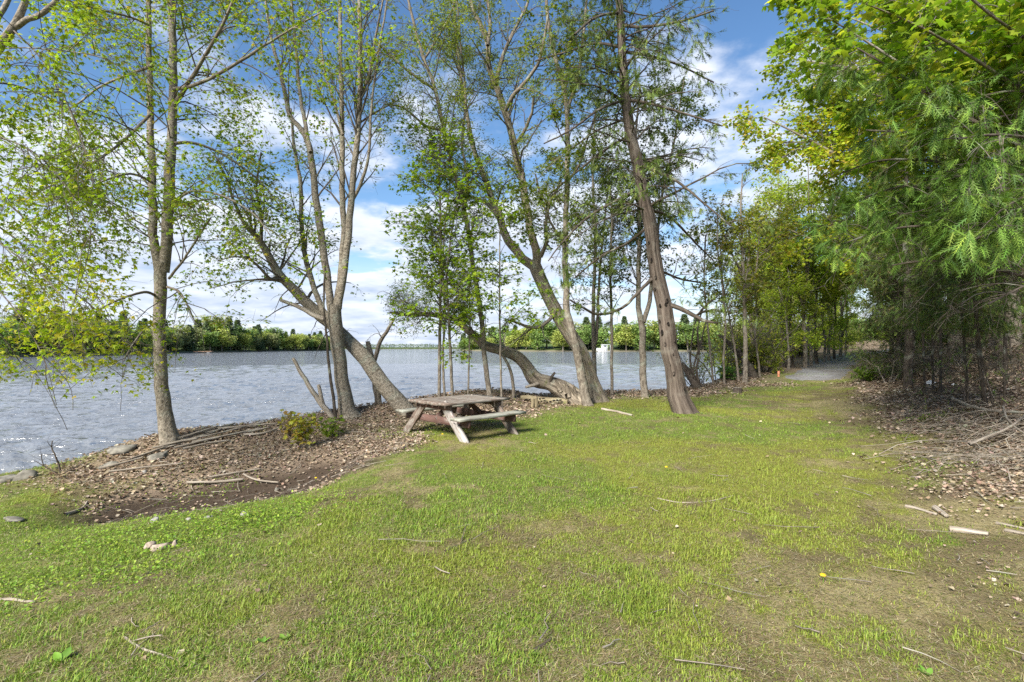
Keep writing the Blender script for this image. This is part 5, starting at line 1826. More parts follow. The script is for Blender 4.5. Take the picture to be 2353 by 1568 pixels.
def path_wood():
    rg = np.random.RandomState(201)
    yg = [(0.41, 0.49, 0.05), (0.35, 0.46, 0.05), (0.46, 0.49, 0.06), (0.28, 0.38, 0.04)]
    gr = [(0.29, 0.39, 0.045), (0.34, 0.43, 0.05), (0.23, 0.31, 0.04)]
    ol = [(0.34, 0.39, 0.06), (0.29, 0.34, 0.06), (0.40, 0.42, 0.08)]
    groups = [('young tree with fresh yellow-green leaves in the wood along the gravel path', 'yellow-green young trees along the path', yg, 10.0),
              ('young tree with mid green leaves in the wood along the gravel path', 'mid green young trees along the path', gr, 8.5),
              ('dark slim tree with sparse olive leaves in the wood along the gravel path', 'olive slim trees along the path', ol, 9.0)]
    # explicit trunks seen beside the path, then the wood behind
    spots = [(1850, 846, 0, 1.0), (1794, 846, 2, 1.0), (1864, 841, 1, .8), (1822, 846, 2, .8), (1812, 850, 0, .6), (1878, 838, 2, .9), (1893, 834, 0, .7), (1905, 830, 1, .9), (1918, 826, 2, .7), (1930, 822, 0, .9), (1943, 816, 1, .7)]
    pos = []
    for px, py, k, s in spots:
        g = G(px, py)
        pos.append((g[0], g[1], k, s))
    cand = 0
    while len(pos) < 74 and cand < 4000:
        cand += 1
        y = 24 + 44 * rg.rand()
        x = y * (0.38 + 0.75 * rg.rand())
        if path_d(np.array([x]), np.array([y]))[0] < 2.3 or shore_s(np.array([x]), np.array([y]))[0] < 0.7:
            continue
        if any((x - a) ** 2 + (y - b) ** 2 < 2.3 for a, b, _, _ in pos):
            continue
        pos.append((x, y, int(rg.choice(3, p=[.45, .3, .25])), 0.65 + 0.5 * rg.rand()))
    protos = {}
    for i, (x, y, k, s) in enumerate(pos):
        loc = (x, y, hz(x, y))
        lab, grp, cols, H = groups[k]
        key = (k, (i // 3) % 2)
        if key not in protos:
            protos[key] = young_tree_proto('young_tree', lab, grp, 210 + k * 10 + key[1], H, loc, cols, bark=M_DARK_BARK if k == 2 else M_GREY_BARK, low=0.12, nl=5200, r0=0.085)
            protos[key].scale = (s, s, s)
        else:
            copy_thing(protos[key], loc, rg.rand() * 6.28, (s, s, s * (0.9 + 0.3 * rg.rand())), lab, grp)
        if i == 0:
            protos[key]['label'] = 'pale straight young tree nearest the start of the gravel path'
            del protos[key]['group']


def big_maples():
    # tall yellow-green maples over the end of the path
    for (lab, px, Y, H, seed, cols, nl) in [('tall yellow-green maple with orange tints rising behind the cedars over the path', 2075, 17.5, 12.5, 301, [(0.38, 0.44, 0.04), (0.33, 0.42, 0.04), (0.44, 0.44, 0.05), (0.46, 0.37, 0.05), (0.27, 0.36, 0.03)], 22000),
                                            ('broad yellow-green maple leaning over the far end of the gravel path', 2085, 24.0, 10.5, 302, [(0.42, 0.48, 0.04), (0.37, 0.46, 0.04), (0.46, 0.48, 0.06), (0.30, 0.40, 0.04)], 16000),
                                            ('bright yellow-green maple high on the slope behind the foreground cedar', 2330, 15.5, 11.0, 304, [(0.34, 0.43, 0.04), (0.29, 0.40, 0.04), (0.40, 0.44, 0.05)], 12000),
                                            ('leafy green maple on the wooded slope above the path', 2200, 15.0, 13.0, 303, [(0.28, 0.35, 0.035), (0.23, 0.31, 0.03), (0.34, 0.37, 0.04)], 16000)]:
        x = (px - 1176.5) / F * Y
        z0 = hz(x, Y)
        tr = Tree('maple_tree', lab, (x, Y, z0), seed=seed)
        rg = tr.rg
        P = [(x, Y, z0 - 0.3), (x - .1, Y, z0 + H * .2), (x - .3, Y - .1, z0 + H * .45), (x - .3, Y, z0 + H * .7), (x - .2, Y, z0 + H)]
        tr.limb(A(P), A([.22, .17, .14, .09, .03]), M_GREY_BARK, 'trunk', sides=10)
        for k in range(9):
            a = -2.6 + 5.2 * rg.rand() + math.pi * 0.95
            zz = z0 + H * (.18 + .55 * rg.rand())
            ln = H * (.22 + .16 * rg.rand())
            pts = [A([x - .2 + math.cos(a) * ln * f, Y + math.sin(a) * ln * f, zz + ln * .75 * f ** .8]) for f in (0, .35, .7, 1)]
            tr.limb(A(pts), A([.08, .06, .04, .015]), M_GREY_BARK, 'limb', sides=7)
        B1, R1 = b1(tr, None, 130, (0.2, 1.0), (1.0, 2.8), (35, 75), 0.1, 0.05, rfac=0.5)
        tr.add('branches', [tubes(B1, R1, 4)], M_TWIG)
        foliage(tr, B1, R1, 900, (0.5, 1.3), 2000, (0.2, 0.5), nl, KITE, (0.11, 0.19), cols, None, cluster=3, twig_r=0.004, spread=0.10, flat=0.5)
    # overhanging maple whose trunk is outside the right edge: large fresh leaves
    Y = 6.4
    bx = (2620 - 1176.5) / F * Y
    base = A([bx, Y, hz(bx, Y)])
    tr = Tree('maple_tree', 'large-leaved green maple boughs hanging into the upper right corner', base, seed=311)
    P = A([base + A([0, 0, -.2]), base + A([-.05, 0, 1.2]), base + A([-.1, .1, 2.6]), base + A([-.1, .1, 4.2]), base + A([0, .2, 6.0]), base + A([0, .2, 7.5])])
    tr.limb(P, A([.2, .16, .14, .11, .08, .03]), M_GREY_BARK, 'trunk', sides=12, use=False)
    bl = [([(2600, 560, 9), (2480, 480, 8), (2353, 400, 7), (2270, 305, 6), (2195, 237, 5.5), (2089, 160, 4), (1990, 95, 2.6), (1900, 40, 1.6)], .5), ([(2600, 420, 8), (2470, 300, 7), (2350, 210, 5.5), (2230, 130, 4.2), (2110, 60, 3), (1990, 10, 2)], -.8),
          ([(2600, 300, 8), (2480, 190, 6.5), (2370, 100, 5), (2270, 30, 3.6), (2190, -40, 2.2)], -1.2), ([(2600, 480, 8), (2450, 390, 6.5), (2300, 300, 5), (2160, 250, 3.8), (2040, 225, 2.6), (1950, 205, 1.6)], 1.2),
          ([(2600, 360, 8), (2430, 270, 6.5), (2280, 180, 5), (2140, 110, 3.8), (2000, 60, 2.6), (1880, 10, 1.6)], 1.6), ([(2600, 200, 8), (2450, 80, 6.5), (2300, 0, 5), (2150, -70, 3.4)], .4),
          ([(2600, 520, 8), (2430, 430, 6.5), (2270, 350, 5), (2120, 310, 3.8), (1990, 300, 2.4)], 2.2), ([(2600, 330, 8), (2400, 200, 6.5), (2230, 90, 5), (2060, 20, 3.8), (1920, -30, 2.4), (1820, -60, 1.4)], 2.6)]
    for q, d in bl:
        P, Rr = limb_px(q, Y, np.linspace(0, d, len(q)))
        tr.limb(P, Rr, M_GREY_BARK, 'limb', sides=8)
    B1, R1 = b1(tr, None, 110, (0.25, 1.0), (0.5, 1.5), (25, 65), 0.1, 0.1, rfac=0.45)
    tr.add('branches', [tubes(B1, R1, 4)], M_TWIG)
    keep = lambda p: (p[:, 0] < 1.12 * p[:, 1]) & (p[:, 2] < CZ + 0.85 * p[:, 1]) & (p[:, 2] > CZ + 0.33 * p[:, 1])
    foliage(tr, B1, R1, 500, (0.3, 0.8), 1500, (0.12, 0.35), 7500, MAPLE, (0.07, 0.13), [(0.20, 0.30, 0.025), (0.16, 0.26, 0.022), (0.26, 0.33, 0.03), (0.33, 0.35, 0.035)], [4, 3, 3, 2], cluster=3, keep=keep, flat=0.6, tilt=0.4, leaf_droop=0.35, spread=0.06)


def cedars_right():
    # foreground cedar
    Y = 5.6
    bx = (2540 - 1176.5) / F * Y
    base = A([bx, Y, hz(bx, Y)])
    tr = Tree('cedar_tree', 'foreground cedar with hanging fresh green sprays along the right edge', base, seed=401)
    P = A([base + A([0, 0, -.2]), base + A([0, .1, 1.5]), base + A([.05, .1, 3.5]), base + A([.1, .15, 6])])
    tr.limb(P, A([.19, .15, .11, .05]), M_CEDAR_BARK, 'trunk', sides=14, use=False)
    bl = [([(2520, 440, 9), (2430, 385, 8), (2352, 340, 7), (2250, 285, 6), (2150, 225, 5), (2060, 165, 3.6), (1960, 105, 2)], .9),
          ([(2520, 620, 8), (2420, 600, 6.5), (2353, 585, 6), (2250, 545, 5), (2140, 520, 4), (2030, 530, 2.6), (1940, 560, 1.6)], .8),
          ([(2520, 700, 7), (2420, 660, 6), (2330, 630, 5), (2230, 610, 4), (2130, 600, 2.8), (2050, 610, 1.8)], 1.3),
          ([(2520, 540, 8), (2420, 500, 6.5), (2300, 470, 5.5), (2180, 440, 4.4), (2070, 430, 3), (1970, 460, 1.8)], 1.8), ([(2520, 480, 8), (2400, 430, 6.5), (2270, 400, 5.5), (2140, 370, 4), (2020, 370, 2.6), (1930, 400, 1.6)], 2.6),
          ([(2520, 580, 8), (2400, 540, 6), (2260, 520, 5), (2130, 490, 3.6), (2010, 490, 2.4), (1900, 520, 1.4)], 3.2), ([(2520, 380, 7), (2420, 330, 6), (2300, 310, 4.6), (2200, 320, 3)], -.8),
          ([(2520, 640, 7), (2440, 640, 5.5), (2350, 660, 4.2), (2270, 700, 2.6)], -.6), ([(2520, 520, 7), (2430, 510, 5.5), (2330, 520, 4.2), (2240, 550, 2.8)], -1.2), ([(2520, 300, 7), (2430, 240, 5.5), (2340, 210, 4), (2260, 220, 2.4)], .4),
          ([(2520, 420, 7), (2410, 400, 5.5), (2300, 410, 4.2), (2190, 450, 2.6)], .2), ([(2520, 460, 7), (2440, 440, 5.5), (2360, 450, 4), (2290, 490, 2.4)], -.9)]
    for q, d in bl:
        P, Rr = limb_px(q, Y, np.linspace(0, d, len(q)))
        tr.limb(P, Rr, M_DARK_BARK, 'limb', sides=8)
    B1, R1 = b1(tr, None, 170, (0.2, 1.0), (0.4, 1.2), (30, 65), 0.0, 0.2, rfac=0.45)
    tr.add('branches', [tubes(B1, R1, 4)], M_TWIG)
    keep = lambda p: (p[:, 0] < 1.12 * p[:, 1]) & (p[:, 2] > CZ + 0.16 * p[:, 1])
    conifer_foliage(tr, B1, R1, 800, (0.25, 0.7), 17500, FROND, (0.10, 0.22), FRESH_CEDAR, [4, 3, 3, 1.5], droop=0.35, keep=keep, hang=0.45, n3=1800, l3=(0.12, 0.35))
    # cedars standing behind it on the slope
    for i, (lab, px, Y, zt, sd, cols, ln) in enumerate([
            ('dark cedar with brown inner twigs behind the foreground cedar on the slope', 2300, 12.5, 8.0, 411, CEDAR, 2.6), ('cedar at the edge of the lawn beside the end of the path', 2085, 13.5, 7.0, 412, CEDAR, 2.3),
            ('slim olive cedar between the path and the dark cedar', 2150, 16.0, 8.0, 414, CEDAR, 2.4)]):
        x = (px - 1176.5) / F * Y
        z0 = hz(x, Y)
        tr = Tree('cedar_tree', lab, (x, Y, z0), seed=sd)
        P = A([(x, Y, z0 - .2), (x + .05, Y, z0 + 1.5), (x - .05, Y, z0 + 3.5), (x, Y, z0 + zt)])
        tr.limb(P, A([.11, .09, .07, .015]), M_DARK_BARK, 'trunk', sides=10)
        B1, R1 = b1(tr, None, 80, (0.26, 0.97), (0.9, ln), (65, 100), 0.0, 0.12, rfac=0.18, rmin=0.005)
        tr.add('branches', [tubes(B1, R1, 4)], M_DARK_BARK)
        D2, DR2 = grow(tr.rg, B1, R1, 160, 0.1, 0.8, (0.2, 0.7), (35, 75), 4, 0.0, 0.15, 0.16, 0.5, 0.003)
        tr.add('bare_twigs', [tubes(D2, DR2, 3)], M_TWIG)
        zz = z0 + 1.6
        conifer_foliage(tr, B1, R1, 750, (0.3, 0.8), 7500, FROND_S, (0.10, 0.21), cols + [(0.15, 0.13, 0.05)], None, droop=0.3, hang=0.4, keep=lambda p, zz=zz: p[:, 2] > zz + 0.3 * np.random.RandomState(1).rand(len(p)), n3=1600, l3=(0.12, 0.35))


def conifer_stems():
    rg = np.random.RandomState(500)
    sp = [('slim dark conifer stem nearest the lawn edge, first of the front row', 2082, 883, 2081, 801, 3.2), ('slim conifer stem in front of the white debris, left of a close trio', 2126, 912, 2121, 797, 3.3),
          ('slim conifer stem standing over the white debris, middle of a close trio', 2144, 905, 2142, 756, 3.1), ('straight conifer stem right of the white debris, last of a close trio', 2161, 912, 2161, 758, 3.6),
          ('tall thin conifer stem standing alone between the trio and the thickest stem', 2226, 935, 2213, 760, 3.9), ('thickest brown conifer stem among the slope conifers', 2264, 936, 2246, 780, 6.2),
          ('thin conifer stem leaning left against the thickest stem', 2284, 938, 2262, 844, 2.5), ('thin upright conifer stem right of the thickest stem', 2307, 937, 2308, 800, 3.0),
          ('dark conifer stem on the slope behind the thin upright one', 2312, 866, 2310, 770, 4.0), ('crooked conifer stem on the slope near the right edge', 2328, 866, 2318, 769, 3.4), ('faint slim conifer stem behind the first of the front row', 2101, 861, 2100, 780, 2.2),
          ('slim pale stem on the slope above the thickest conifer', 2292, 860, 2290, 770, 2.0), ('slender dark stem deep in the shade behind the trio', 2178, 862, 2180, 770, 2.6), ('pale grey stem at the end of the path', 2052, 858, 2050, 760, 3.0)]
    for i, (lab, x0, y0, x1, y1, r) in enumerate(sp):
        b = G(x0, y0)
        Y = b[1]
        tr = Tree('young_conifer', lab, b, seed=501 + i, cat='conifer')
        dx, dy = (x1 - x0) / max(1, (y0 - y1)), 1
        top = 430 - 60 * rg.rand()
        q = [(x0 + dx * 0, y0 + 4, r * 1.35), (x0 + dx * (y0 - y1) * .3, y0 - (y0 - y1) * .3, r * 1.08), (x1, y1, r * .9), (x1 + dx * 60, y1 - 90, r * .7), (x1 + dx * 80, (y1 + top) / 2 - 40, r * .5), (x1 + dx * 90, top, r * .2)]
        P, Rr = limb_px(q, Y)
        tr.limb(P, Rr, M_DARK_BARK, 'trunk', sides=8, rough=0.06)
        B1, R1 = b1(tr, None, 28, (0.12, 0.95), (0.4, 1.3), (65, 105), 0.0, 0.1, rfac=0.18, rmin=0.0035)
        D2, DR2 = grow(tr.rg, B1, R1, 50, 0.1, 1, (0.15, 0.6), (35, 75), 4, 0.0, 0.15, 0.16, 0.5, 0.003)
        tr.add('dead_branches', [tubes(B1, R1, 4), tubes(D2, DR2, 3)], M_TWIG if i % 3 else M_DEAD)
        zz = W(0, 745, Y)[2]
        conifer_foliage(tr, B1, R1, 260, (0.2, 0.6), 2400, FROND_S, (0.09, 0.19), CEDAR + [(0.13, 0.10, 0.045)], [3, 3, 3, 2, 1], droop=0.3, hang=0.4,
                        keep=lambda p, zz=zz: (p[:, 2] > zz - 0.15) | (np.random.RandomState(2).rand(len(p)) < 0.07), n3=480, l3=(0.1, 0.3))


def bushy_cedars():
    for i, (lab, px, py, H) in enumerate([('bushy young cedar with branches to the ground at the right side of the path', 2046, 862, 4.0),
                                          ('bushy dark young cedar just left of the first conifer stem', 2062, 868, 4.6)]):
        b = G(px, py)
        tr = Tree('young_cedar', lab, b, seed=560 + i, cat='conifer')
        tr.limb(A([b + A([0, 0, -.1]), b + A([.03, 0, H * .4]), b + A([0, 0, H])]), A([.05, .035, .008]), M_DARK_BARK, 'trunk', sides=8)
        B1, R1 = b1(tr, None, 70, (0.03, 0.97), (0.6, 1.5), (60, 95), 0.05, 0.1, rfac=0.3, rmin=0.005)
        tr.add('branches', [tubes(B1, R1, 4)], M_DARK_BARK)
        conifer_foliage(tr, B1, R1, 420, (0.25, 0.7), 4600, FROND_S, (0.10, 0.20), CEDAR + [(0.17, 0.15, 0.05)], None, droop=0.25, hang=0.3, n3=900, l3=(0.1, 0.3))


bushy_cedars()
path_wood()


def path_undergrowth():
    rg = np.random.RandomState(260)
    lab = 'leafy green bush in the undergrowth of the wood along the gravel path'
    grp = 'leafy bushes along the path'
    pr = []
    k = 0
    pts = []
    while len(pts) < 52 and k < 3000:
        k += 1
        y = 21.5 + 36 * rg.rand()
        x = y * (0.40 + 0.70 * rg.rand())
        if path_d(np.array([x]), np.array([y]))[0] < 2.0 or shore_s(np.array([x]), np.array([y]))[0] < 0.4 or hill_d(x, y) > 9:
            continue
        if y < 26 and x < 10:
            continue
        pts.append((x, y))
    for i, (x, y) in enumerate(pts):
        g = (x, y, hz(x, y))
        sc = 0.8 + 0.9 * rg.rand()
        if i < 2:
            r = shrub_proto('leafy_bush', lab, 270 + i, 1.5, 1500, [(0.24, 0.33, 0.04), (0.19, 0.28, 0.035), (0.31, 0.36, 0.05)] if i == 0 else [(0.33, 0.36, 0.05), (0.27, 0.30, 0.05), (0.20, 0.26, 0.04)], grp, g, M_DARK_BARK, nst=12, size=(0.07, 0.13))
            r.scale = (sc, sc, sc)
            pr.append(r)
        else:
            copy_thing(pr[i % 2], g, rg.rand() * 6.28, (sc, sc, sc))


path_undergrowth()
big_maples()
cedars_right()
conifer_stems()


# ------------------------------------------------------------------ far shore
def far_tree(name, label, group, seed, kind, loc, cols, H=14.0, s=1.0):
    tr = Tree(name, label, (0, 0, 0), group, 'tree', seed)
    rg = tr.rg
    P = A([(0, 0, -0.5), (0.1, 0, H * .3), (-.1, .1, H * .6), (0, 0, H * .92)])
    tr.limb(P, A([.28, .22, .15, .04]), M_GREY_BARK if kind != 'conifer' else M_DARK_BARK, 'trunk', sides=6, n=8)
    if kind == 'bare':
        B1, R1 = b1(tr, None, 46, (0.3, 0.98), (2, 5), (30, 65), 0.3, 0, rfac=0.6, rmin=0.05)
        B2, R2 = grow(rg, B1, R1, 200, 0.2, 1, (0.8, 2.2), (25, 60), 4, 0.2, 0, 0.15, 0.7, 0.035)
        tr.add('branches', [tubes(B1, R1, 4), tubes(B2, R2, 3)], M_DEAD)
    else:
        if kind == 'round':
            nb = 22
            c = rg.normal(size=(nb, 3))
            c = nrm(c) * (rg.rand(nb, 1) ** 0.5)
            c = c * A([H * .29, H * .29, H * .42]) + A([0, 0, H * .53])
            rad = H * (.09 + .08 * rg.rand(nb))
            n = 3400
            k = rg.choice(nb, n, p=rad ** 2 / (rad ** 2).sum())
            d = nrm(rg.normal(size=(n, 3)))
            p = c[k] + d * rad[k][:, None] * (0.75 + 0.35 * rg.rand(n, 1)) * A([1.1, 1.1, 0.85])
            sz = 0.30 + 0.38 * rg.rand(n)
            fw = nrm(np.cross(d, rg.normal(size=(n, 3)))) + 0.3 * d
            bc = 0.75 + 0.5 * rg.rand(nb)
            col = palette(rg, n, cols, None, 0.14) * bc[k][:, None]
            Mx = frames(rg, fw, 0.5)
            V, Fc, C = scatter(KITE, p, Mx, np.stack([sz * 1.5, sz, sz], 1), col)
        else:
            n = 2600
            z = H * (.10 + .90 * rg.rand(n) ** 1.25)
            az = rg.rand(n) * 6.283
            tier = 0.72 + 0.28 * np.sin(z * 5.2 + 2 * np.sin(az * 3))
            r = (H * .20) * (1 - z / (H * 1.02)) ** 0.8 * (rg.rand(n) ** 0.45) * tier
            p = np.stack([np.cos(az) * r, np.sin(az) * r, z - r * 0.25], 1)
            fw = np.stack([np.cos(az), np.sin(az), -0.35 + 0.3 * rg.normal(size=n)], 1)
            sz = 0.45 + 0.5 * rg.rand(n)
            col = palette(rg, n, cols, None, 0.16)
            V, Fc, C = scatter(KITE, p, frames(rg, fw, 0.5), np.stack([sz * .8, sz, sz], 1), col)
        tr.leaves('crown', V, Fc, C, M_FAR)
    tr.root.location = [float(v) for v in loc]
    tr.root.scale = (s, s, s)
    return tr.root


def far_land(name, line, depth, rise, seed):
    """line: shoreline points left to right; land extends away from the camera"""
    line = A(line, float)
    t = np.linspace(0, len(line) - 1, 80)
    i = np.minimum(t.astype(int), len(line) - 2)
    f = (t - i)[:, None]
    C = line[i] * (1 - f) + line[i + 1] * f
    out = nrm(C)
    rows = A([-3, 0, 2, 5, 10, 20, 40, 80, 140]) / 140.0
    Pz = A([-1.2, -0.1, 0.5, 0.9, 1.3, 2.0, 3.2, 5, 7]) / 7.0
    P = C[:, None, :] + out[:, None, :] * (rows * depth)[None, :, None]
    x, y = P[..., 0].ravel(), P[..., 1].ravel()
    z = WZ + np.tile(np.where(Pz > 0.1, Pz * rise, Pz * 7), len(t)) + 0.3 * (fbm(x, y, 3, 0.1) - 0.5)
    idx = np.arange(len(t) * 9).reshape(len(t), 9)
    Q = np.stack([idx[:-1, :-1], idx[1:, :-1], idx[1:, 1:], idx[:-1, 1:]], -1).reshape(-1, 4)
    g = fbm(x, y, 3, 0.05)[:, None]
    near = np.tile(rows < 0.02, len(t))[:, None]
    col = np.where(near, A([[0.17, 0.15, 0.10]]), A([[0.075, 0.105, 0.03]]) * (0.7 + 0.6 * g))
    return link(name, make_mesh(name, np.stack([x, y, z], 1), Q, M_GROUND, col, smooth=True), kind='structure')


def far_shore():
    rg = np.random.RandomState(601)
    S = lambda px, Y: ((px - 1176.5) / F * Y, Y)
    left = [(-260, 30), (-170, 90), S(0, 125), S(150, 148), S(300, 185), S(400, 225), S(480, 252), S(600, 310), S(700, 360), S(768, 410)]
    right = [S(1058, 400), S(1120, 360), S(1200, 325), S(1400, 318), S(1560, 318), S(1750, 330), (230, 330), (380, 300)]
    far_land('terrain_left_shore', left, 140, 6.0, 1)
    far_land('terrain_right_shore', right, 140, 8.0, 2)
    far_land('terrain_distant_shore', [S(600, 760), S(760, 720), S(880, 740), S(1000, 800), S(1100, 760), S(1250, 740)], 200, 3.0, 3)
    kinds = {'yellow': ('round', [(0.31, 0.37, 0.08), (0.35, 0.38, 0.09)]), 'green': ('round', [(0.18, 0.28, 0.07), (0.22, 0.31, 0.08)]), 'olive': ('round', [(0.24, 0.27, 0.10), (0.29, 0.30, 0.13)]),
             'orange': ('round', [(0.36, 0.31, 0.11), (0.30, 0.31, 0.10)]), 'conifer': ('conifer', [(0.11, 0.16, 0.075), (0.14, 0.19, 0.085)]), 'bare': ('bare', None)}
    word = {'yellow': 'yellow-green leafy tree', 'green': 'fresh green leafy tree', 'olive': 'pale olive leafy tree', 'orange': 'orange-tinted leafy tree', 'conifer': 'dark pointed conifer', 'bare': 'leafless grey tree'}
    protos = {}

    def put(kind, side, x, y, z, s, sz=None):
        v = int(rg.randint(2))
        lab = f"{word[kind]} in the wood on the {side} far shore"
        grp = f"{word[kind]}s on the {side} far shore"
        if (kind, v) not in protos:
            k, cols = kinds[kind]
            protos[(kind, v)] = far_tree('far_conifer' if kind == 'conifer' else 'far_tree', lab, grp, 610 + len(protos), k, (x, y, z), cols, 14.0, s)
        else:
            copy_thing(protos[(kind, v)], (x, y, z), rg.rand() * 6.28, (s * (1.15 + .4 * rg.rand()), s * (1.15 + .4 * rg.rand()), sz or s), lab, grp)

    def along(line, side, n, rows, wts, hs, t0=0, t1=1, d0=3.0, dstep=8.0, gap=None):
        line = A(line, float)
        seg = np.linalg.norm(np.diff(line, axis=0), axis=1)
        cum = np.concatenate([[0], np.cumsum(seg)])
        for r in range(rows):
            for k in range(n):
                tt = (t0 + (t1 - t0) * (k + 0.5 * (r % 2) + 0.4 * rg.normal()) / n) * cum[-1]
                c = A([np.interp(tt, cum, line[:, 0]), np.interp(tt, cum, line[:, 1])])
                px = c[0] / c[1] * F + 1176.5
                if gap and gap[0] < px < gap[1] and r == 0:
                    continue
                o = c / np.linalg.norm(c)
                p = c + o * (d0 + r * dstep + 2 * rg.normal())
                ks = list(wts[min(r, len(wts) - 1)].items())
                w = A([b for _, b in ks], float)
                kind = ks[rg.choice(len(ks), p=w / w.sum())][0]
                s = hs(px) / 14.0 * (0.70 + 0.08 * r + 0.32 * rg.rand()) * (0.92 if kind == 'conifer' else 0.86)
                put(kind, side, p[0], p[1], WZ + 0.4 + 0.03 * (d0 + r * dstep), s)
    front = {'yellow': 4, 'green': 4, 'olive': 4, 'conifer': 0.3, 'bare': 0.5}
    back = {'conifer': 5, 'green': 1, 'olive': 1}
    along(left, 'left', 40, 3, [front, {'conifer': 1.2, 'green': 3, 'yellow': 2, 'olive': 2}, back], lambda px: np.interp(px, [0, 150, 300, 400, 500, 770], [14, 15.5, 13.5, 14, 17.5, 13.5]), 0.22, 1.0, 3, 6, gap=(395, 475))
    along(right, 'right', 30, 3, [{'yellow': 4, 'green': 4, 'olive': 2, 'orange': 0.6, 'bare': .3}, {'green': 3, 'yellow': 2, 'olive': 2, 'conifer': 1.5}, {'conifer': 3, 'green': 2, 'bare': .5}],
          lambda px: np.interp(px, [1058, 1110, 1180, 1260, 1330, 1420, 1540, 1700], [12, 16, 19, 22, 23, 23, 25, 28]), 0.0, 0.72, 3, 7, gap=(1360, 1408))
    # single trees that stand out
    x, y = S(458, 262)
    put('bare', 'left', x, y, WZ + 1.0, 0.95)
    x, y = S(420, 258)
    put('bare', 'left', x, y, WZ + 1.0, 0.8)
    x, y = S(492, 275)
    put('olive', 'left', x, y, WZ + 1.0, 1.5)
    # distant wood on the horizon
    n = 9000
    t = rg.rand(n)
    px = 590 + 680 * t
    Y = 735 + 60 * rg.rand(n)
    hgt = (7.0 + 2.6 * (fbm(px * 0.05, px * 0, 3) - 0.5)) * rg.rand(n) ** 0.7
    p = np.stack([(px - 1176.5) / F * Y, Y, WZ + 0.3 + hgt], 1)
    sz = 0.9 + 0.9 * rg.rand(n)
    V, Fc, C = scatter(KITE, p, frames(rg, rg.normal(size=(n, 3)), 0.6), sz, palette(rg, n, [(0.10, 0.15, 0.06), (0.14, 0.18, 0.07), (0.07, 0.11, 0.05)], None, 0.15))
    o = link('distant_woods', make_mesh('distant_woods', V, Fc, M_FAR, C))
    tag(o, 'thin hazy strip of woods on the most distant shore', 'woods', kind='stuff')

    # white boathouse
    Y = 312.0
    x0 = (1388 - 1176.5) / F * Y
    root = thing('boathouse', 'small white boathouse with flat roof at the water on the right far shore', 'boathouse', (x0, Y, WZ))
    white = mat_plain('white_paint', (0.62, 0.63, 0.62), 0.6, 3, 0.06)
    roofm = mat_plain('pale_roof', (0.62, 0.64, 0.63), 0.7, 3, 0.1)
    glass = mat_plain('dark_glass', (0.05, 0.06, 0.07), 0.15, 3, 0.1, 0.5)
    greyw = mat_plain('grey_deck', (0.42, 0.41, 0.39), 0.8, 3, 0.15)

    def bx(name, c, s, m, par=root):
        me = board_mesh(name, s[0], s[1], s[2], m, 0.03, 2, 3)
        o = link(name, me, par)
        o.location = c
        return o
    bx('wall', (0, 0, 2.1), (3.0, 3.4, 4.0), white)
    bx('roof', (1.0, 0, 4.22), (5.6, 4.4, 0.24), roofm)
    w = bx('window', (0.1, -1.72, 3.3), (1.7, 0.08, 0.75), glass)
    bx('frame', (0, -0.05, -0.45), (1.95, 0.12, 0.12), white, w)
    bx('frame', (0, -0.05, 0.45), (1.95, 0.12, 0.12), white, w)
    bx('door', (-0.3, -1.72, 1.25), (1.3, 0.08, 1.9), greyw)
    for xx in (1.9, 3.4):
        bx('roof_post', (xx, -1.8, 2.15), (0.16, 0.16, 3.9), white)
    bx('deck', (0.4, -1.2, 0.12), (9.0, 6.0, 0.24), greyw)
    bx('side_wall', (-3.1, 0, 1.15), (2.9, 2.4, 1.7), white)
    bx('railing', (-3.1, -1.6, 2.1), (2.9, 0.1, 0.12), greyw)
    # wooden dock
    Y = 238.0
    x0 = (467 - 1176.5) / F * Y
    root = thing('dock', 'brown wooden dock pulled up on the grassy left far shore', 'dock', (x0, Y, WZ), 0.1)
    wood = mat_plain('tan_dock_wood', (0.36, 0.23, 0.15), 0.8, 3, 0.2)
    for k in range(8):
        o = bx('deck_board', (-3.6 + k * 1.03, 0, 0.75), (0.98, 2.0, 0.14), wood, root)
    bx('beam', (0, -0.9, 0.5), (8.2, 0.25, 0.3), wood, root)
    bx('beam', (0, 0.9, 0.5), (8.2, 0.25, 0.3), wood, root)
    bx('float', (-2.6, 0, 0.18), (1.4, 1.8, 0.34), greyw, root)
    bx('float', (2.6, 0, 0.18), (1.4, 1.8, 0.34), greyw, root)


far_shore()


# ------------------------------------------------------------------ small things on the ground
def rock_mesh(name, sx, sy, sz, seed, mat):
    rg = np.random.RandomState(seed)
    nu, nv = 12, 7
    V = [(0, 0, -1)]
    for j in range(1, nv):
        ph = -math.pi / 2 + math.pi * j / nv
        for i in range(nu):
            th = 2 * math.pi * i / nu
            V.append((math.cos(ph) * math.cos(th), math.cos(ph) * math.sin(th), math.sin(ph)))
    V.append((0, 0, 1))
    V = A(V)
    # cut the ball with random planes for facets
    for _ in range(9):
        d = nrm(rg.normal(size=3))
        k = 0.45 + 0.3 * rg.rand()
        h = V @ d
        V = V - np.where(h > k, h - k, 0)[:, None] * d
    V = V * (1 + 0.06 * rg.normal(size=(len(V), 1))) * A([sx, sy, sz])
    Fq = []
    top = len(V) - 1
    tri = []
    for i in range(nu):
        i2 = (i + 1) % nu
        tri.append((0, 1 + i2, 1 + i))
        b = 1 + (nv - 2) * nu
        tri.append((top, b + i, b + i2))
        for j in range(nv - 2):
            a = 1 + j * nu
            Fq.append((a + i, a + i2, a + nu + i2, a + nu + i))
    return make_mesh(name, V, [A(Fq), A(tri)], mat)


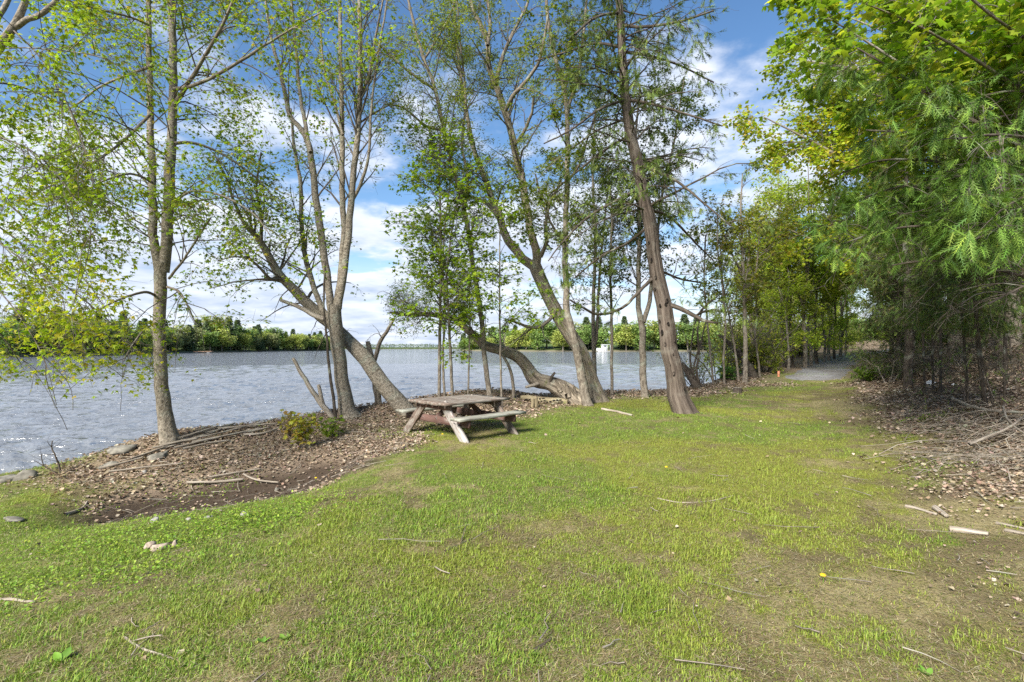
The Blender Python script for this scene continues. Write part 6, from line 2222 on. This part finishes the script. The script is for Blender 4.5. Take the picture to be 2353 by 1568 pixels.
def stick_thing(name, label, px_pts, rpx, mat=None, seed=0, cat='stick', group=None, lift=0.0, sides=8, fork=None):
    pts = [G(a, b) for a, b in px_pts]
    base = A(pts[0])
    tr = Tree(name, label, base, group, cat, seed)
    r = rpx / F * pts[0][1]
    P = A(pts)
    P[:, 2] += r * 0.75 + lift
    n = len(P)
    o = tr.limb(P, np.linspace(r, r * 0.65, n), mat or M_DEAD, 'stem', n=max(14, n * 6), sides=sides, rough=0.12, cap=True)
    if fork:
        f = A([G(a, b) for a, b in fork])
        f[:, 2] += r * 0.75 + lift + np.linspace(0, 0.05, len(f))
        tr.limb(f, np.linspace(r * 0.7, r * 0.4, len(f)), mat or M_DEAD, 'fork', n=14, sides=7, rough=0.12, cap=True)
    return tr


def small_things():
    stick_thing('stick', 'curved thick grey stick on the weedy ground left of the hollow', [(149, 1186), (172, 1179), (190, 1170), (200, 1158)], 4.2, seed=701)
    stick_thing('stick', 'pale straight stick reaching in from the left edge of the lawn', [(-20, 1385), (20, 1383), (55, 1385), (80, 1389)], 4.0, seed=702)
    stick_thing('stick', 'pale forked stick on the lawn near the lower left corner', [(285, 1469), (325, 1494), (365, 1506), (400, 1519)], 3.0, seed=703, fork=[(303, 1479), (335, 1478), (372, 1484)])
    stick_thing('stick', 'short tan stick lying alone in the middle of the front lawn', [(822, 1428), (846, 1422), (870, 1407)], 2.6, seed=704)
    stick_thing('stick', 'thin dark forked twig lying mid-lawn below the picnic table', [(1022, 1270), (1050, 1255), (1088, 1239)], 2.2, M_TWIG, seed=705, fork=[(1060, 1248), (1070, 1225)])
    stick_thing('stick', 'long thin bowed twig lying across the lawn in front of the old cedar', [(1511, 1147), (1566, 1158), (1636, 1153), (1689, 1139)], 1.6, seed=706)
    stick_thing('stick', 'brown broken stick pointing at the short pale log piece near the slope', [(2081, 1168), (2110, 1174), (2152, 1188)], 4.4, seed=707)
    stick_thing('log_piece', 'short pale bark-free log piece lying at the foot of the slope', [(2149, 1173), (2162, 1182), (2177, 1193)], 6.5, seed=708, cat='log')
    stick_thing('log_piece', 'tapered grey log piece lying on bare soil near the right edge', [(2181, 1223), (2225, 1229), (2272, 1235)], 7.0, seed=709, cat='log')
    stick_thing('stick', 'grey stick cut off by the right edge above the tapered log', [(2290, 1207), (2325, 1212), (2375, 1222)], 3.4, seed=710)
    stick_thing('stick', 'weathered stick at the right edge beside the tapered log', [(2310, 1222), (2345, 1231), (2390, 1240)], 4.6, seed=711)
    stick_thing('stick', 'thin upright-looking twig at the bottom edge towards the right', [(2053, 1527), (2060, 1548), (2064, 1580)], 2.2, seed=712)
    stick_thing('bark_piece', 'dark curled bark piece on the front lawn near the bottom edge', [(1226, 1500), (1245, 1489), (1268, 1475)], 5.0, M_DARK_BARK, seed=713, cat='bark')
    stick_thing('fallen_branch', 'long pale branch lying on litter between the willow and the old cedar', [(1383, 943), (1410, 947), (1436, 953), (1452, 957)], 3.0, seed=714, cat='branch')
    stick_thing('fallen_branch', 'long thin fallen branch sloping across the foot of the conifer stems', [(2188, 932), (2229, 952), (2283, 966), (2330, 970), (2380, 972)], 3.4, seed=715, cat='branch', lift=0.12)
    stick_thing('fallen_branch', 'bent dead branch arching over the brush at the right edge', [(2225, 1052), (2262, 1038), (2300, 1022), (2330, 1004), (2365, 972)], 3.6, seed=716, cat='branch', lift=0.15)
    stick_thing('fallen_branch', 'thin forked dead branch crossing the bent one in the brush', [(2305, 960), (2312, 985), (2330, 1010), (2358, 1032)], 2.2, seed=717, cat='branch', lift=0.16, fork=[(2312, 985), (2340, 990), (2365, 996)])
    # driftwood sticks along the crest of the mound
    rg = np.random.RandomState(720)
    base = [(362, 1036, 528, 985), (380, 1030, 560, 990), (400, 1036, 600, 990), (330, 1052, 470, 1005), (415, 1018, 540, 978), (440, 1022, 620, 988), (470, 1000, 640, 978), (300, 1062, 420, 1024), (350, 1040, 455, 1018),
            (500, 992, 610, 976), (395, 1022, 500, 990), (230, 1085, 330, 1060), (280, 1068, 350, 1046), (520, 996, 590, 985), (250, 1095, 420, 1075), (420, 1040, 530, 1020), (560, 1005, 650, 985), (480, 1105, 600, 1085), (430, 1120, 560, 1112), (560, 1098, 640, 1118)]
    for i, (a, b, c, d) in enumerate(base):
        m = ((a + c) / 2 + rg.normal() * 6, (b + d) / 2 + rg.normal() * 3)
        stick_thing('driftwood_stick', 'long grey driftwood stick lying along the crest of the leaf mound', [(a, b), m, (c, d)], 1.6 + 1.8 * rg.rand(), seed=730 + i, cat='stick', group='driftwood sticks on the mound', lift=0.02 + 0.05 * rg.rand(), sides=6)
    # leafless dead branch at the water's edge on the left
    b = G(140, 1088)
    tr = Tree('dead_branch', 'leafless black dead branch sticking up from the shore at the left', b, cat='dead branch', seed=760)
    for q in ([(140, 1090, 3), (134, 1065, 2.6), (126, 1045, 2.2), (119, 1030, 1.8), (120, 1013, 1.2)], [(132, 1088, 2.2), (112, 1078, 2), (98, 1070, 1.6), (82, 1060, 1)], [(100, 1070, 1.5), (96, 1055, 1.3), (95, 1043, .9)],
              [(145, 1088, 2.6), (165, 1078, 2.2), (185, 1068, 1.8), (205, 1060, 1)]):
        P, Rr = limb_px(q, b[1])
        tr.limb(P, Rr, M_DARK_BARK, 'limb', sides=6, cap=True)
    B1, R1 = b1(tr, None, 26, (0.3, 1), (0.12, 0.4), (30, 75), 0.1, 0.1, wig=0.2, rfac=0.5, rmin=0.003)
    tr.add('twigs', [tubes(B1, R1, 4)], M_DARK_BARK)
    # shore rocks
    rocks = [('long flat grey slab on the shore left of the forked maple', 276, 1040, 0.36, .22, .10), ('pale broken slab lying on the bank below the long flat one', 250, 1072, .22, .15, .07), ('rounded dark rock at the waterline near the left edge', 55, 1101, .20, .15, .12),
             ('low rock half out of frame at the left waterline', 14, 1106, .22, .16, .09), ('mossy slab among driftwood at the maple foot', 372, 1046, .30, .2, .06), ('small pale stone at the dark hollow bottom edge', 355, 1201, .07, .055, .05),
             ('white pebble beside the dark hollow, right of the pale stone', 433, 1196, .04, .035, .035), ('pale stone on the grassy lip of the hollow', 560, 1184, .055, .04, .035), ('tan stone on the litter below the seedlings', 637, 1127, .07, .05, .04),
             ('flat grey stone in the weeds at the left edge', 28, 1198, .14, .10, .035), ('whitish stone on the bank above the curved stick', 332, 1086, .06, .045, .04), ('pale flat stone on the lip near the pale stone', 480, 1190, .05, .04, .03)]
    for i, (lab, px, py, sx, sy, sz) in enumerate(rocks):
        g = G(px, py)
        o = link('rock', rock_mesh('rock', sx, sy, sz, 770 + i, M_ROCK if i not in (5, 6, 7, 10, 11) else M_PALE))
        o.location = (g[0], g[1], g[2] + sz * 0.12)
        o.rotation_euler = (0.1, -0.12, 0.35 * i)
        tag(o, lab, 'rock')
    # rotten stump remains in the lawn
    g = G(368, 1262)
    root = thing('stump_remains', 'rotten weathered stump remains in the grass near the left edge', 'stump', g)
    for k, (dx, dy, sx, sy, sz) in enumerate([(0.03, 0, .12, .08, .05), (-.10, .02, .07, .05, .035), (.12, .03, .06, .05, .05)]):
        o = link('wood_chunk', rock_mesh('wood_chunk', sx, sy, sz, 790 + k, M_CHUNK), root)
        o.location = (dx, dy, 0.02)
        o.rotation_euler = (0, 0, k * 1.1)
    # hollow log behind the table
    g0, g1 = G(1196, 921), G(1300, 924)
    Yl = (g0[1] + g1[1]) / 2 - 0.2
    tr = Tree('rotten_log', 'rotten mossy log full of holes lying between the picnic table and the willow', A([g0[0], Yl, hz(g0[0], Yl)]), cat='log', seed=801)
    rr = 9.0 / F * Yl
    P = A([(g0[0] + (g1[0] - g0[0]) * t, Yl + 0.1 * math.sin(3 * t), hz(g0[0] + (g1[0] - g0[0]) * t, Yl) + rr * 0.7) for t in np.linspace(0, 1, 6)])
    o = tr.limb(P, A([.4, .85, 1, 1, .95, .8]) * rr, M_LOG, 'trunk', n=40, sides=16, rough=0.14, cap=True)
    for k in range(11):
        t = 0.12 + 0.8 * ((k * 37) % 11) / 11
        cx, cz = np.interp(t, np.linspace(0, 1, 6), P[:, 0]), np.interp(t, np.linspace(0, 1, 6), P[:, 2])
        a = -0.2 + 1.0 * ((k * 5) % 7) / 7
        c = A([cx, Yl - math.cos(a) * rr * 1.02, cz + math.sin(a) * rr * 1.02])
        h = link('knot_hole', rock_mesh('knot_hole', .045, .02, .028, 810 + k, M_HOLE), o)
        h.location = [float(v) for v in (c - tr.base)]
        h.rotation_euler = (-a, 0, 0)
    # two little cut stubs before the log
    for i, (lab, px) in enumerate([('left of two little cut stubs in front of the rotten log', 1224), ('right of two little cut stubs in front of the rotten log', 1232)]):
        g = G(px, 938)
        tr = Tree('cut_stub', lab, g, cat='stump', seed=820 + i)
        tr.limb(A([g + A([0, 0, -.05]), g + A([.01, 0, .1]), g + A([.02, 0, .22 + .05 * i])]), A([.05, .045, .04]), M_LOG, 'stem', sides=9, cap=True)
    # white debris in the wood
    for i, (lab, px, py, sx, sz) in enumerate([('crumpled white debris lying between the conifer stems', 2138, 884, .17, .10), ('small white scrap lying on the litter right of the crumpled debris', 2191, 886, .09, .035), ('white pebble-like scrap on the lawn edge by the conifers', 2069, 902, .09, .02)]):
        g = G(px, py)
        o = link('debris', rock_mesh('debris', sx, sx * .6, sz, 830 + i, M_WHITE))
        o.location = (g[0], g[1], g[2] + sz * .4)
        tag(o, lab, 'debris')
    # brush tangle at the foot of the slope
    rg = np.random.RandomState(840)
    n = 170
    px = 2090 + 320 * rg.rand(n)
    py = 930 + 150 * rg.rand(n) + (px - 2090) * 0.12
    c = A([G(a, b) for a, b in zip(px, py)])
    c = c[hill_d(c[:, 0], c[:, 1]) > -0.4]
    n = len(c)
    az = rg.rand(n) * 6.28
    le = 0.35 + 1.0 * rg.rand(n) ** 1.6
    P = np.empty((n, 5, 3))
    bow = 0.16 * rg.rand(n)
    for j in range(5):
        f = j / 4 - .5
        P[:, j, 0] = c[:, 0] + np.cos(az) * le * f + rg.normal(size=n) * .03
        P[:, j, 1] = c[:, 1] + np.sin(az) * le * f * .8 + rg.normal(size=n) * .03
        P[:, j, 2] = bow * (1 - 4 * f * f) + rg.rand(n) * .02
    P[..., 2] += height(P[..., 0].ravel(), P[..., 1].ravel()).reshape(n, 5) + 0.03 + 0.10 * rg.rand(n)[:, None]
    Rr = (0.0025 + 0.004 * rg.rand(n) ** 2)[:, None] * np.linspace(1, .45, 5)
    V, Q, B = tubes(P, Rr, 4)
    o = link('brushwood', make_mesh('brushwood', V, Q, M_DEAD, bk=B))
    tag(o, 'tangle of thin dead sticks at the foot of the wooded slope', 'brushwood', kind='stuff')
    # broad-leaved plants and dandelions on the lawn
    for i, (lab, px, py, s, nn) in enumerate([('broad-leaved light green plant near the lower left corner', 140, 1527, .085, 4), ('small rosette plant in the front lawn left of centre', 605, 1480, .04, 6), ('tall-leaved rosette weed in the front lawn', 655, 1475, .045, 7),
                                              ('light green rosette plant at the right of the front lawn', 2130, 1558, .045, 5), ('leafy weed below the forked twig in the lawn', 945, 1468, .03, 6)]):
        g = G(px, py)
        root = thing('weed_plant', lab, 'plant', g)
        rg2 = np.random.RandomState(850 + i)
        for k in range(nn):
            a = k * 2.4 + rg2.rand()
            fw = A([[math.cos(a), math.sin(a), 0.75]])
            V, Fc, C = scatter(MAPLE_OVAL, A([[0, 0, 0.0]]), frames(rg2, fw, 0.2), A([s * (0.8 + .4 * rg2.rand())]), palette(rg2, 1, [(0.16, 0.28, 0.03), (0.13, 0.24, 0.03)], None, .1))
            link('leaf', make_mesh('leaf', V, Fc, M_GRASS, C), root)
    for i, (lab, px, py) in enumerate([('yellow dandelion flower on the lawn towards the lower right', 1891, 1344), ('yellow flower on the bank right of the hollow', 726, 1108), ('yellow dandelion in the middle of the lawn', 1531, 1084), ('yellow dandelion beside the near table leg', 1017, 1006)]):
        g = G(px, py)
        root = thing('dandelion', lab, 'flower', g)
        V, Q, B = tubes(A([[(0, 0, 0), (0.004, 0, .03), (0, 0, .06)]]), A([[.003, .003, .003]]), 5)
        link('stalk', make_mesh('stalk', V, Q, M_GRASS, np.tile(A([[.13, .22, .03]]), (len(V), 1))), root)
        th = np.linspace(0, 2 * np.pi, 15)[:-1]
        V = np.concatenate([np.stack([np.cos(th) * .020, np.sin(th) * .020, np.full(14, .058)], 1), np.stack([np.cos(th) * .012, np.sin(th) * .012, np.full(14, .068)], 1), A([[0, 0, .07]])])
        Q = A([(k, (k + 1) % 14, 14 + (k + 1) % 14, 14 + k) for k in range(14)])
        T = A([(14 + k, 14 + (k + 1) % 14, 28) for k in range(14)])
        link('flower_head', make_mesh('flower_head', V, [Q, T], M_GRASS, np.tile(A([[.75, .48, .02]]), (len(V), 1))), root)


M_PALE = mat_plain('pale_stone', (0.30, 0.28, 0.245), 0.9, 14, 0.3)
M_CHUNK = mat_plain('rotten_wood', (0.30, 0.24, 0.18), 0.95, 22, 0.5)
M_WHITE = mat_plain('white_debris', (0.72, 0.72, 0.70), 0.7, 10, 0.12)
MAPLE_OVAL = (A([(0, 0, 0), (.16, .25, .05), (.26, .55, .05), (.14, .85, 0), (0, 1, -.06), (-.14, .85, 0), (-.26, .55, .05), (-.16, .25, .05), (0, .5, 0)], float), A([(8, i, (i + 1) % 8) for i in range(8)]))
small_things()
